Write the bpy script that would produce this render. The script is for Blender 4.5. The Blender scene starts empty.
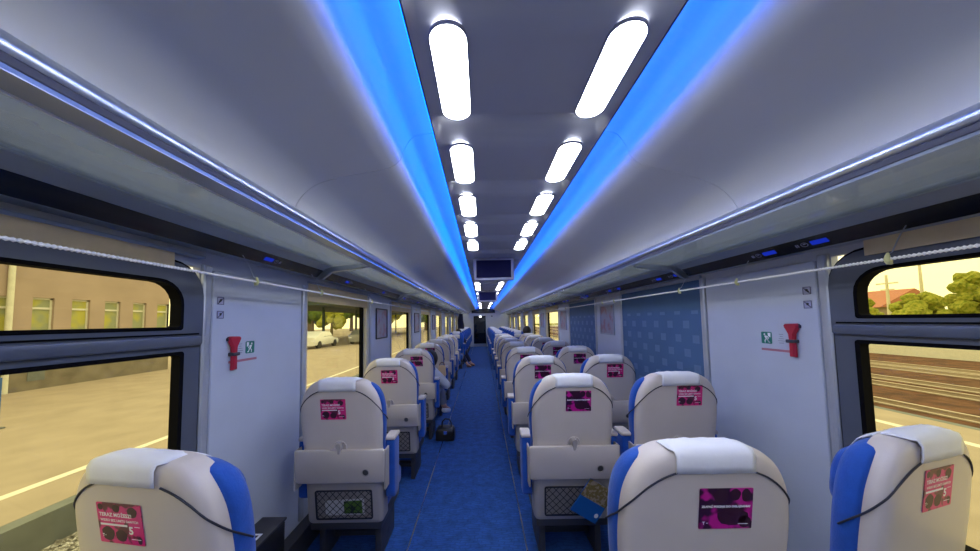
import bpy, bmesh, math, random
from mathutils import Vector, Matrix, noise
random.seed(7)
SC = bpy.context.scene
COL = SC.collection

# ------------------------------------------------------------------ camera
W_PX, H_PX, F_PX = 980.0, 551.0, 300.0
cam_data = bpy.data.cameras.new('camera')
cam = bpy.data.objects.new('camera', cam_data)
COL.objects.link(cam)
cam_data.sensor_fit = 'HORIZONTAL'
cam_data.sensor_width = 36.0
cam_data.lens = 36.0 * F_PX / W_PX
cam_data.shift_x = 0.00846
cam_data.shift_y = 0.02932
cam_data.clip_start = 0.02
cam_data.clip_end = 600
_p, _r = math.radians(3.2), math.radians(1.0)
_f = Vector((0, math.cos(_p), math.sin(_p)))
_r0 = Vector((1, 0, 0))
_u0 = _r0.cross(_f)
_R = _r0 * math.cos(_r) - _u0 * math.sin(_r)
_U = _u0 * math.cos(_r) + _r0 * math.sin(_r)
cam.matrix_world = Matrix(((_R.x, _U.x, -_f.x, -0.15), (_R.y, _U.y, -_f.y, 0.0), (_R.z, _U.z, -_f.z, 1.45), (0, 0, 0, 1)))
SC.camera = cam

# ------------------------------------------------------------------ world, light, exposure
SKY_STRENGTH = 1.8
LAMP_STRENGTH = 22.0
COVE_STRENGTH = 12.0
SC.view_settings.view_transform = 'Standard'
SC.view_settings.look = 'None'
SC.view_settings.exposure = 0.0
SC.view_settings.gamma = 1.0
SC.view_settings.use_curve_mapping = False
world = bpy.data.worlds.new('evening_sky')
SC.world = world
world.use_nodes = True
nt = world.node_tree
nt.nodes.clear()
_o = nt.nodes.new('ShaderNodeOutputWorld')
_b = nt.nodes.new('ShaderNodeBackground')
_tc = nt.nodes.new('ShaderNodeTexCoord')
_sx = nt.nodes.new('ShaderNodeSeparateXYZ')
_cr = nt.nodes.new('ShaderNodeValToRGB')
_cr.color_ramp.elements[0].position = 0.0
_cr.color_ramp.elements[0].color = (1.0, 0.88, 0.50, 1)
_cr.color_ramp.elements[1].position = 0.45
_cr.color_ramp.elements[1].color = (1.0, 0.96, 0.72, 1)
nt.links.new(_tc.outputs['Generated'], _sx.inputs[0])
nt.links.new(_sx.outputs[2], _cr.inputs[0])
nt.links.new(_cr.outputs[0], _b.inputs[0])
_b.inputs[1].default_value = SKY_STRENGTH
nt.links.new(_b.outputs[0], _o.inputs[0])
sun_data = bpy.data.lights.new('evening_sun', 'SUN')
sun_data.energy = 1.0
sun_data.color = (1.0, 0.86, 0.55)
sun_data.angle = math.radians(8)
sun = bpy.data.objects.new('evening_sun', sun_data)
COL.objects.link(sun)
sun.rotation_euler = (math.radians(38), math.radians(0), math.radians(160))
SC.cycles.use_denoising = True
SC.cycles.max_bounces = 8
SC.cycles.diffuse_bounces = 4
SC.cycles.glossy_bounces = 3
SC.cycles.transparent_max_bounces = 12
SC.cycles.sample_clamp_indirect = 6.0

# ------------------------------------------------------------------ materials
def mat(name, col, rough=0.5, metal=0.0, var=0.06, scale=6.0, bump=0.0, bscale=60.0, coat=0.0, spec=0.5, sheen=0.0):
    m = bpy.data.materials.new(name)
    m.use_nodes = True
    n, l = m.node_tree.nodes, m.node_tree.links
    b = n['Principled BSDF']
    b.inputs['Roughness'].default_value = rough
    b.inputs['Metallic'].default_value = metal
    b.inputs['Specular IOR Level'].default_value = spec
    b.inputs['Coat Weight'].default_value = coat
    b.inputs['Sheen Weight'].default_value = sheen
    tc = n.new('ShaderNodeTexCoord')
    nz = n.new('ShaderNodeTexNoise')
    nz.inputs['Scale'].default_value = scale
    nz.inputs['Detail'].default_value = 4
    l.new(tc.outputs['Object'], nz.inputs['Vector'])
    r = n.new('ShaderNodeValToRGB')
    r.color_ramp.elements[0].position = 0.3
    r.color_ramp.elements[1].position = 0.7
    r.color_ramp.elements[0].color = (*[c * (1 - var) for c in col], 1)
    r.color_ramp.elements[1].color = (*[min(1, c * (1 + var)) for c in col], 1)
    l.new(nz.outputs['Fac'], r.inputs[0])
    l.new(r.outputs[0], b.inputs['Base Color'])
    if bump:
        nb = n.new('ShaderNodeTexNoise')
        nb.inputs['Scale'].default_value = bscale
        l.new(tc.outputs['Object'], nb.inputs['Vector'])
        bp = n.new('ShaderNodeBump')
        bp.inputs['Strength'].default_value = bump
        bp.inputs['Distance'].default_value = 0.004
        l.new(nb.outputs['Fac'], bp.inputs['Height'])
        l.new(bp.outputs[0], b.inputs['Normal'])
    return m

def emit(name, col, s, camera_col=None):
    m = bpy.data.materials.new(name)
    m.use_nodes = True
    n, l = m.node_tree.nodes, m.node_tree.links
    n.clear()
    o = n.new('ShaderNodeOutputMaterial')
    e = n.new('ShaderNodeEmission')
    e.inputs[0].default_value = (*col, 1)
    e.inputs[1].default_value = s
    l.new(e.outputs[0], o.inputs[0])
    return m

def glassy(name, tint, refl=0.08, rough=0.02):
    m = bpy.data.materials.new(name)
    m.use_nodes = True
    n, l = m.node_tree.nodes, m.node_tree.links
    n.clear()
    o = n.new('ShaderNodeOutputMaterial')
    t = n.new('ShaderNodeBsdfTransparent')
    t.inputs[0].default_value = (*tint, 1)
    g = n.new('ShaderNodeBsdfGlossy')
    g.inputs['Roughness'].default_value = rough
    lw = n.new('ShaderNodeLayerWeight')
    lw.inputs[0].default_value = .5
    pw = n.new('ShaderNodeMath'); pw.operation = 'POWER'; pw.inputs[1].default_value = 5.0
    l.new(lw.outputs['Facing'], pw.inputs[0])
    ma = n.new('ShaderNodeMath'); ma.operation = 'MULTIPLY_ADD'; ma.inputs[1].default_value = .5; ma.inputs[2].default_value = refl * .5
    l.new(pw.outputs[0], ma.inputs[0])
    mx = n.new('ShaderNodeMixShader')
    l.new(ma.outputs[0], mx.inputs[0])
    l.new(t.outputs[0], mx.inputs[1])
    l.new(g.outputs[0], mx.inputs[2])
    l.new(mx.outputs[0], o.inputs[0])
    return m

M = {}
M['panel'] = mat('pale_wall_laminate', (0.46, 0.50, 0.58), 0.35, var=0.03)
M['ceil'] = mat('ceiling_gelcoat', (0.78, 0.79, 0.80), 0.28, var=0.02, scale=2)
M['ceilmid'] = mat('ceiling_centre_panel', (0.52, 0.53, 0.60), 0.35, var=0.04, scale=3)
M['trim'] = mat('grey_trim', (0.30, 0.34, 0.42), 0.35, 0.2)
M['pillar'] = mat('satin_pillar', (0.42, 0.45, 0.50), 0.3, 0.35)
M['dark'] = mat('dark_gap', (0.02, 0.02, 0.025), 0.7)
M['alu'] = mat('brushed_aluminium', (0.50, 0.54, 0.62), 0.30, 1.0, var=0.05, scale=30)
M['chrome'] = mat('polished_metal', (0.85, 0.87, 0.92), 0.12, 1.0, var=0.02)
M['slate'] = mat('slate_window_frame', (0.085, 0.10, 0.135), 0.35, 0.1)
M['rubber'] = mat('black_rubber', (0.004, 0.004, 0.005), 0.8, spec=0.05)
M['blackgloss'] = mat('black_gloss_strip', (0.006, 0.006, 0.009), 0.25)
M['shell'] = mat('cream_seat_shell', (0.55, 0.495, 0.46), 0.42, var=0.03, bump=0.05, bscale=220)
M['tray'] = mat('cream_tray', (0.55, 0.495, 0.46), 0.38, var=0.03)
M['lower'] = mat('grey_lower_back', (0.38, 0.35, 0.34), 0.5, var=0.04)
M['cloth'] = mat('white_headrest_cloth', (0.72, 0.73, 0.78), 0.8, var=0.04, bump=0.3, bscale=30)
M['cord'] = mat('black_elastic', (0.012, 0.014, 0.03), 0.6)
M['blue'] = mat('royal_blue_plush', (0.003, 0.068, 0.38), 0.85, var=0.12, scale=25, bump=0.25, bscale=160, sheen=0.15)
M['darkmetal'] = mat('dark_seat_metal', (0.06, 0.06, 0.07), 0.5, 0.4)
M['cream'] = mat('cream_blind_fabric', (0.62, 0.50, 0.30), 0.8, var=0.05, scale=20)
M['jamb'] = mat('warm_lit_jamb', (0.62, 0.56, 0.42), 0.4)  # light grey jamb; the warm outside light is put into its colour
M['red'] = mat('hammer_red', (0.42, 0.012, 0.04), 0.35)
M['green'] = mat('exit_green', (0.0, 0.16, 0.12), 0.4)
M['white'] = mat('white_print', (0.80, 0.80, 0.82), 0.5)
M['black'] = mat('black_plastic', (0.012, 0.012, 0.014), 0.4)
M['hook'] = mat('milky_hook', (0.62, 0.62, 0.30), 0.3)
M['wire'] = mat('coil_glint_white', (0.97, 0.97, 0.98), 0.25, coat=.6)  # white base stands in for lamp glints on the steel coil
M['screen'] = mat('dark_blue_screen', (0.002, 0.003, 0.045), 0.6, spec=0.1)
M['bezel'] = mat('monitor_bezel', (0.33, 0.34, 0.48), 0.4)
M['lamp'] = emit('lamp_diffuser', (0.93, 0.96, 1.0), LAMP_STRENGTH)
M['cove'] = emit('blue_led_strip', (0.0, 0.13, 1.0), COVE_STRENGTH)
M['bluedisp'] = emit('blue_seat_display', (0.01, 0.03, 0.5), 0.8)
M['exitlamp'] = emit('door_lamp', (1, 0.97, 0.85), 8.0)
M['glass'] = glassy('window_glass', (0.98, 0.97, 0.82), 0.03)
M['shelfglass'] = mat('shelf_glass_pale_sheen', (0.44, 0.52, 0.62), 0.18, 0.0, var=0.18, scale=2.5, coat=0.6)  # pale body colour stands in for reflections on the glass shelf
def _veil(m, a, tint):
    n, l = m.node_tree.nodes, m.node_tree.links
    o = [q for q in n if q.type == 'OUTPUT_MATERIAL'][0]
    t = n.new('ShaderNodeBsdfTransparent'); t.inputs[0].default_value = (*tint, 1)
    x = n.new('ShaderNodeMixShader'); x.inputs[0].default_value = a
    l.new(n['Principled BSDF'].outputs[0], x.inputs[1]); l.new(t.outputs[0], x.inputs[2]); l.new(x.outputs[0], o.inputs[0])
_veil(M['shelfglass'], .5, (.86, .90, 1.0))
M['grey'] = mat('rack_profile_grey', (0.30, 0.35, 0.42), 0.4, 0.2)
M['skin'] = mat('skin', (0.55, 0.33, 0.24), 0.55)
M['hair'] = mat('dark_hair', (0.012, 0.009, 0.008), 0.6)
M['sleeve'] = mat('light_grey_knit', (0.52, 0.55, 0.60), 0.9, bump=0.3)
M['navy'] = mat('navy_cloth', (0.012, 0.016, 0.045), 0.9)
M['greyjean'] = mat('grey_denim', (0.22, 0.25, 0.30), 0.9, bump=.3)
M['tan'] = mat('tan_leather', (0.62, 0.44, 0.24), 0.5)
M['brownshoe'] = mat('brown_shoe', (0.20, 0.10, 0.07), 0.5)

def carpet():
    m = mat('blue_patterned_carpet', (0.012, 0.075, 0.29), 0.95, var=0.25, scale=14, bump=0.4, bscale=300)
    n, l = m.node_tree.nodes, m.node_tree.links
    b = n['Principled BSDF']
    src = b.inputs['Base Color'].links[0].from_socket
    tc = n.new('ShaderNodeTexCoord')
    mp = n.new('ShaderNodeMapping')
    mp.inputs['Scale'].default_value = (4.0, 1.0, 1)
    br = n.new('ShaderNodeTexBrick')
    br.inputs['Scale'].default_value = 9.0
    br.inputs['Mortar Size'].default_value = 0.045
    br.inputs['Mortar Smooth'].default_value = 0.5
    br.inputs['Color1'].default_value = (1, 1, 1, 1)
    br.inputs['Color2'].default_value = (0.75, 0.8, 0.9, 1)
    br.inputs['Mortar'].default_value = (0.62, 0.66, 0.74, 1)
    mp.inputs['Scale'].default_value = (0.8, 1.4, 1)
    l.new(tc.outputs['Object'], mp.inputs[0])
    nz = n.new('ShaderNodeTexNoise')
    nz.inputs['Scale'].default_value = 7
    l.new(tc.outputs['Object'], nz.inputs['Vector'])
    va = n.new('ShaderNodeMixRGB')
    va.inputs[0].default_value = 0.12
    l.new(mp.outputs[0], va.inputs[1])
    l.new(nz.outputs['Color'], va.inputs[2])
    l.new(va.outputs[0], br.inputs['Vector'])
    mx = n.new('ShaderNodeMixRGB')
    mx.blend_type = 'MULTIPLY'
    mx.inputs[0].default_value = 1.0
    l.new(src, mx.inputs[1])
    l.new(br.outputs[0], mx.inputs[2])
    l.new(mx.outputs[0], b.inputs['Base Color'])
    return m
M['carpet'] = carpet()

def net_mat():
    m = bpy.data.materials.new('black_elastic_net')
    m.use_nodes = True
    n, l = m.node_tree.nodes, m.node_tree.links
    b = n['Principled BSDF']
    b.inputs['Base Color'].default_value = (0.02, 0.022, 0.03, 1)
    b.inputs['Roughness'].default_value = 0.8
    tc = n.new('ShaderNodeTexCoord')
    s = n.new('ShaderNodeSeparateXYZ')
    l.new(tc.outputs['Object'], s.inputs[0])
    outs = []
    for sg in (1, -1):
        a = n.new('ShaderNodeMath'); a.operation = 'MULTIPLY'; a.inputs[1].default_value = sg * 1.0
        l.new(s.outputs[2], a.inputs[0])
        c = n.new('ShaderNodeMath'); c.operation = 'ADD'
        l.new(s.outputs[0], c.inputs[0]); l.new(a.outputs[0], c.inputs[1])
        d = n.new('ShaderNodeMath'); d.operation = 'MULTIPLY'; d.inputs[1].default_value = 23.0
        l.new(c.outputs[0], d.inputs[0])
        e = n.new('ShaderNodeMath'); e.operation = 'FRACT'
        l.new(d.outputs[0], e.inputs[0])
        f = n.new('ShaderNodeMath'); f.operation = 'LESS_THAN'; f.inputs[1].default_value = 0.13
        l.new(e.outputs[0], f.inputs[0])
        outs.append(f)
    mx = n.new('ShaderNodeMath'); mx.operation = 'MAXIMUM'
    l.new(outs[0].outputs[0], mx.inputs[0]); l.new(outs[1].outputs[0], mx.inputs[1])
    fl = n.new('ShaderNodeMath'); fl.operation = 'MAXIMUM'; fl.inputs[1].default_value = 0.22
    l.new(mx.outputs[0], fl.inputs[0])
    l.new(fl.outputs[0], b.inputs['Alpha'])
    return m
M['net'] = net_mat()

def blob_mat(name, base, dark, scale, lo, hi, offs=0.0):
    m = mat(name, base, 0.35, var=0.05)
    n, l = m.node_tree.nodes, m.node_tree.links
    b = n['Principled BSDF']
    tc = n.new('ShaderNodeTexCoord')
    mp = n.new('ShaderNodeMapping')
    mp.inputs['Location'].default_value = (offs, offs * 0.7, offs * 1.3)
    nz = n.new('ShaderNodeTexNoise')
    nz.inputs['Scale'].default_value = scale
    nz.inputs['Detail'].default_value = 2
    l.new(tc.outputs['Object'], mp.inputs[0]); l.new(mp.outputs[0], nz.inputs['Vector'])
    r = n.new('ShaderNodeValToRGB')
    r.color_ramp.elements[0].position = lo
    r.color_ramp.elements[0].color = (*base, 1)
    r.color_ramp.elements[1].position = hi
    r.color_ramp.elements[1].color = (*dark, 1)
    l.new(nz.outputs['Fac'], r.inputs[0]); l.new(r.outputs[0], b.inputs['Base Color'])
    return m
M['stkA'] = blob_mat('magenta_print_faces', (0.62, 0.012, 0.19), (0.10, 0.008, 0.04), 26, 0.50, 0.58, 0.3)
M['stkB'] = blob_mat('magenta_print_portrait', (0.50, 0.008, 0.26), (0.03, 0.003, 0.03), 17, 0.46, 0.54, 1.1)
M['poster'] = blob_mat('faded_poster_print', (0.28, 0.27, 0.33), (0.30, 0.14, 0.18), 9, 0.48, 0.6, 2.0)
M['mag_green'] = blob_mat('leaflet_green', (0.10, 0.22, 0.02), (0.01, 0.03, 0.01), 30, 0.5, 0.6)
M['mag_blue'] = mat('magazine_blue', (0.01, 0.10, 0.36), 0.3)
M['mag_brown'] = blob_mat('magazine_photo', (0.16, 0.12, 0.03), (0.30, 0.24, 0.18), 60, 0.5, 0.6)

def blind_blue():
    m = mat('blue_blind_fabric', (0.06, 0.13, 0.25), 0.7, var=0.06, scale=3)
    n, l = m.node_tree.nodes, m.node_tree.links
    b = n['Principled BSDF']
    src = b.inputs['Base Color'].links[0].from_socket
    tc = n.new('ShaderNodeTexCoord')
    s = n.new('ShaderNodeSeparateXYZ')
    l.new(tc.outputs['Object'], s.inputs[0])
    def fr(sock, k, lo, off=0.0, extra=None):
        a = n.new('ShaderNodeMath'); a.operation = 'MULTIPLY_ADD'; a.inputs[1].default_value = k; a.inputs[2].default_value = off
        l.new(sock, a.inputs[0])
        x = a
        if extra is not None:
            y = n.new('ShaderNodeMath'); y.operation = 'ADD'
            l.new(a.outputs[0], y.inputs[0]); l.new(extra, y.inputs[1]); x = y
        f = n.new('ShaderNodeMath'); f.operation = 'FRACT'; l.new(x.outputs[0], f.inputs[0])
        g = n.new('ShaderNodeMath'); g.operation = 'LESS_THAN'; g.inputs[1].default_value = lo
        l.new(f.outputs[0], g.inputs[0])
        return g.outputs[0]
    zr = n.new('ShaderNodeMath'); zr.operation = 'MULTIPLY'; zr.inputs[1].default_value = 9.5
    l.new(s.outputs[2], zr.inputs[0])
    fl = n.new('ShaderNodeMath'); fl.operation = 'FLOOR'; l.new(zr.outputs[0], fl.inputs[0])
    hf = n.new('ShaderNodeMath'); hf.operation = 'MULTIPLY'; hf.inputs[1].default_value = 0.5
    l.new(fl.outputs[0], hf.inputs[0])
    a = fr(s.outputs[1], 5.2, 0.36, 0.0, hf.outputs[0])
    c = fr(s.outputs[2], 9.5, 0.55)
    mu = n.new('ShaderNodeMath'); mu.operation = 'MULTIPLY'
    l.new(a, mu.inputs[0]); l.new(c, mu.inputs[1])
    lt = n.new('ShaderNodeMath'); lt.operation = 'LESS_THAN'; lt.inputs[1].default_value = 1.50
    l.new(s.outputs[2], lt.inputs[0])
    m2 = n.new('ShaderNodeMath'); m2.operation = 'MULTIPLY'
    l.new(mu.outputs[0], m2.inputs[0]); l.new(lt.outputs[0], m2.inputs[1])
    mx = n.new('ShaderNodeMixRGB')
    l.new(m2.outputs[0], mx.inputs[0]); l.new(src, mx.inputs[1])
    mx.inputs[2].default_value = (0.11, 0.19, 0.32, 1)
    l.new(mx.outputs[0], b.inputs['Base Color'])
    return m
M['blindblue'] = blind_blue()

# ------------------------------------------------------------------ helpers
def link_mesh(name, verts, faces, m, parent=None, smooth=False, loc=None, rot=None):
    me = bpy.data.meshes.new(name)
    me.from_pydata([tuple(v) for v in verts], [], faces)
    me.validate()
    bm = bmesh.new(); bm.from_mesh(me)
    bmesh.ops.recalc_face_normals(bm, faces=bm.faces)
    bm.to_mesh(me); bm.free()
    return link_data(name, me, m, parent, smooth, loc, rot)

def link_data(name, me, m, parent=None, smooth=False, loc=None, rot=None):
    o = bpy.data.objects.new(name, me)
    COL.objects.link(o)
    if m is not None and not me.materials:
        me.materials.append(m)
    if smooth:
        me.polygons.foreach_set('use_smooth', [True] * len(me.polygons))
        try:
            me.set_sharp_from_angle(angle=math.radians(smooth if smooth > 1 else 40))
        except Exception:
            pass
    if parent is not None: o.parent = parent
    if loc is not None: o.location = loc
    if rot is not None: o.rotation_euler = rot
    return o

class MB:
    def __init__(s): s.v = []; s.f = []
    def add(s, v, f):
        n = len(s.v)
        s.v += [Vector(p) for p in v]
        s.f += [[i + n for i in q] for q in f]
        return s
    def box(s, x0, x1, y0, y1, z0, z1, bev=0.0, seg=2):
        bm = bmesh.new()
        bmesh.ops.create_cube(bm, size=1)
        bmesh.ops.scale(bm, vec=(abs(x1 - x0), abs(y1 - y0), abs(z1 - z0)), verts=bm.verts)
        bmesh.ops.translate(bm, vec=((x0 + x1) / 2, (y0 + y1) / 2, (z0 + z1) / 2), verts=bm.verts)
        if bev:
            bmesh.ops.bevel(bm, geom=list(bm.edges), offset=bev, segments=seg, affect='EDGES', profile=0.5)
        bm.verts.index_update()
        s.add([v.co.copy() for v in bm.verts], [[v.index for v in f.verts] for f in bm.faces])
        bm.free()
        return s
    def prism_y(s, prof, y0, y1, closed=True):
        n = len(prof)
        v = [(x, y0, z) for x, z in prof] + [(x, y1, z) for x, z in prof]
        f = [[i, (i + 1) % n, (i + 1) % n + n, i + n] for i in range(n if closed else n - 1)]
        if closed: f += [list(range(n))[::-1], list(range(n, 2 * n))]
        return s.add(v, f)
    def tube(s, pts, r, seg=8, caps=True):
        pts = [Vector(p) for p in pts]
        rs = r if isinstance(r, (list, tuple)) else [r] * len(pts)
        v = []; f = []
        up = None
        for i, p in enumerate(pts):
            d = (pts[min(i + 1, len(pts) - 1)] - pts[max(i - 1, 0)]).normalized()
            if up is None:
                a = Vector((0, 0, 1)) if abs(d.z) < 0.9 else Vector((1, 0, 0))
                up = (a - d * a.dot(d)).normalized()
            else:
                up = (up - d * up.dot(d)).normalized()
            sd = d.cross(up)
            for k in range(seg):
                t = 2 * math.pi * k / seg
                v.append(p + (up * math.cos(t) + sd * math.sin(t)) * rs[i])
        for i in range(len(pts) - 1):
            for k in range(seg):
                f.append([i * seg + k, i * seg + (k + 1) % seg, (i + 1) * seg + (k + 1) % seg, (i + 1) * seg + k])
        if caps:
            f.append(list(range(seg))[::-1]); f.append([(len(pts) - 1) * seg + k for k in range(seg)])
        return s.add(v, f)
    def stack(s, outline, levels, to3d):
        """outline: closed 2D loop; levels: list of (inset, depth); to3d(u,v,d)."""
        n = len(outline); base = len(s.v); vv = []; ff = []
        for ins, d in levels:
            lp = inset(outline, ins)
            vv += [to3d(u, w, d) for u, w in lp]
        for i in range(len(levels) - 1):
            for k in range(n):
                ff.append([i * n + k, i * n + (k + 1) % n, (i + 1) * n + (k + 1) % n, (i + 1) * n + k])
        ff.append(list(range(n))[::-1]); ff.append([(len(levels) - 1) * n + k for k in range(n)])
        return s.add(vv, ff)
    def ring(s, outer, inner, to3d, d0, d1):
        n = len(outer)
        vv = [to3d(u, w, d0) for u, w in outer] + [to3d(u, w, d0) for u, w in inner] + [to3d(u, w, d1) for u, w in outer] + [to3d(u, w, d1) for u, w in inner]
        ff = []
        for k in range(n):
            j = (k + 1) % n
            ff += [[k, j, n + j, n + k], [2 * n + k, 3 * n + k, 3 * n + j, 2 * n + j], [k, 2 * n + k, 2 * n + j, j], [n + k, n + j, 3 * n + j, 3 * n + k]]
        return s.add(vv, ff)
    def build(s, name, m, parent=None, smooth=False, loc=None, rot=None):
        return link_mesh(name, s.v, s.f, m, parent, smooth, loc, rot)

def inset(lp, d):
    if abs(d) < 1e-9: return lp
    n = len(lp)
    area = sum(lp[i][0] * lp[(i + 1) % n][1] - lp[(i + 1) % n][0] * lp[i][1] for i in range(n))
    sg = 1 if area > 0 else -1
    out = []
    for i in range(n):
        a, b, c = lp[i - 1], lp[i], lp[(i + 1) % n]
        e1 = Vector((b[0] - a[0], b[1] - a[1])); e2 = Vector((c[0] - b[0], c[1] - b[1]))
        if e1.length < 1e-9: e1 = e2
        if e2.length < 1e-9: e2 = e1
        n1 = Vector((-e1.y, e1.x)).normalized(); n2 = Vector((-e2.y, e2.x)).normalized()
        nn = (n1 + n2)
        nn = nn.normalized() if nn.length > 1e-6 else n1
        k = 1.0 / max(0.5, nn.dot(n1))
        out.append((b[0] + nn.x * d * sg * k, b[1] + nn.y * d * sg * k))
    return out

def rrect(x0, x1, z0, z1, r, seg=6):
    rr = r if isinstance(r, (list, tuple)) else [r] * 4   # bl, br, tr, tl
    out = []
    for (cx, cz, a0, q) in ((x0 + rr[0], z0 + rr[0], 180, rr[0]), (x1 - rr[1], z0 + rr[1], 270, rr[1]), (x1 - rr[2], z1 - rr[2], 0, rr[2]), (x0 + rr[3], z1 - rr[3], 90, rr[3])):
        for k in range(seg + 1):
            t = math.radians(a0 + 90 * k / seg)
            out.append((cx + q * math.cos(t), cz + q * math.sin(t)))
    return out

def catmull(pts, sub=4):
    out = []
    n = len(pts)
    for i in range(n - 1):
        p0, p1, p2, p3 = pts[max(i - 1, 0)], pts[i], pts[i + 1], pts[min(i + 2, n - 1)]
        for k in range(sub):
            t = k / sub
            out.append(tuple(0.5 * ((2 * p1[j]) + (-p0[j] + p2[j]) * t + (2 * p0[j] - 5 * p1[j] + 4 * p2[j] - p3[j]) * t * t + (-p0[j] + 3 * p1[j] - 3 * p2[j] + p3[j]) * t ** 3) for j in range(len(p1))))
    out.append(pts[-1])
    return out

def empty(name, loc=(0, 0, 0), rz=0):
    o = bpy.data.objects.new(name, None)
    COL.objects.link(o)
    o.empty_display_size = 0.1
    o.location = loc
    o.rotation_euler = (0, 0, rz)
    return o

def tag(o, label=None, cat=None, group=None, kind=None):
    if label: o['label'] = label
    if cat: o['category'] = cat
    if group: o['group'] = group
    if kind: o['kind'] = kind
    return o
def struct(o): return tag(o, kind='structure')

def copy_tree(o, parent=None):
    c = o.copy(); COL.objects.link(c)
    if parent is not None: c.parent = parent
    for ch in [x for x in o.children]: copy_tree(ch, c)
    return c

def text_mesh(items):
    """items: (string, size, x, y, bold_offset) -> MB in XY plane."""
    mb = MB()
    for t, size, x, y, off in items:
        cu = bpy.data.curves.new('text', 'FONT')
        cu.body = t; cu.size = size; cu.offset = off; cu.resolution_u = 2
        ob = bpy.data.objects.new('text', cu)
        COL.objects.link(ob)
        dg = bpy.context.evaluated_depsgraph_get()
        me = bpy.data.meshes.new_from_object(ob.evaluated_get(dg))
        mb.add([(v.co.x + x, v.co.y + y, 0) for v in me.vertices], [list(p.vertices) for p in me.polygons])
        bpy.data.objects.remove(ob); bpy.data.curves.remove(cu); bpy.data.meshes.remove(me)
    return mb

Y0, Y1 = -1.3, 17.2          # saloon ends
WX = 1.38                     # inner wall face

# ------------------------------------------------------------------ structure: floor, ceiling, walls
struct(MB().box(-1.45, 1.45, Y0, Y1 + 2.5, -0.08, 0.0).build('floor', M['carpet']))
for i, x in enumerate((-0.65, 0.11)):
    struct(MB().box(x - 0.004, x + 0.004, Y0, Y1 - 0.05, 0.0, 0.004).build('trim_%d' % (i + 1), M['chrome']))

SEAMS = [Y0] + [1.21 + 1.95 * k for k in range(0, 8)] + [Y1]
prof_in = catmull([(0.330, 2.238), (0.42, 2.222), (0.460, 2.170), (0.482, 2.118), (0.535, 2.084), (0.62, 2.060), (0.74, 2.027), (0.83, 1.988), (0.89, 1.93), (0.918, 1.87)], 5)
prof_out = [(x + 0.012, z + 0.012) for x, z in prof_in][::-1]
for s in (-1, 1):
    mb = MB()
    for a, b in zip(SEAMS[:-1], SEAMS[1:]):
        pi_ = [(x, z + (.040 * min(1, max(0, (x - .5) / .4)) if s < 0 else 0)) for x, z in prof_in]
        p = [(s * x, z) for x, z in pi_ + [(x + .012, z + .012) for x, z in pi_][::-1]]
        mb.prism_y(p, a + 0.0015, b - 0.0015)
    struct(mb.build('ceiling_side_%s' % ('left' if s < 0 else 'right'), M['ceil'], smooth=50))
# dark backing above the seams, roof
struct(MB().prism_y([(-0.96, 1.9), (-0.9, 2.03), (-0.6, 2.1), (-0.5, 2.26), (0.5, 2.26), (0.6, 2.1), (0.9, 2.03), (0.96, 1.9), (0.99, 1.9), (0.95, 2.12), (0.6, 2.3), (-0.6, 2.3), (-0.95, 2.12), (-0.99, 1.9)], Y0, Y1 - .08).build('ceiling_backing', M['dark']))
# centre panels: one softly pillowed panel per lamp bay
BAY = 0.483
bays = [0.833 + BAY * k for k in range(-4, 34)]
mb = MB()
for yc in bays:
    for i in range(20):
        t0, t1 = -1 + i / 10, -1 + (i + 1) / 10
        def zz(t):
            q = min(1, max(0, (abs(t) - .58) / .36))
            return 2.150 + .05 * q * q * (3 - 2 * q)
        x0, x1 = -0.322, 0.322
        ya, yb = yc + t0 * BAY / 2, yc + t1 * BAY / 2
        xs = [(-.3145, -1), (-.305, -.6), (-.29, 0), (.29, 0), (.305, -.6), (.3145, -1)]
        def zx(t, d): return zz(t) * (1 - abs(d)) + 2.150 * abs(d)
        for (xa, da), (xb, db) in zip(xs[:-1], xs[1:]):
            mb.add([(xa, ya, zx(t0, da)), (xb, ya, zx(t0, db)), (xb, yb, zx(t1, db)), (xa, yb, zx(t1, da))], [[0, 1, 2, 3]])
_bm = bmesh.new()
o = struct(mb.build('ceiling', M['ceilmid'], smooth=60))
_bm.from_mesh(o.data); bmesh.ops.remove_doubles(_bm, verts=_bm.verts, dist=.0004); bmesh.ops.recalc_face_normals(_bm, faces=_bm.faces); _bm.to_mesh(o.data); _bm.free()
struct(MB().box(-0.33, 0.33, Y0, Y1, 2.234, 2.245).build('ceiling_tray', M['ceilmid']))
for i, s in enumerate((-1, 1)):
    struct(MB().box(s * 0.3145, s * 0.319, Y0, Y1, 2.149, 2.24).build('trim_%d' % (i + 3), M['slate']))
    o = MB().box(s * 0.3192, s * 0.324, Y0 + 0.02, Y1 - 0.1, 2.165, 2.215).build('led_cove_strip', M['cove'])
    tag(o, 'long blue light strip hidden in the ceiling cove along the %s of the lamps' % ('left' if s < 0 else 'right'), 'light strip')

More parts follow.
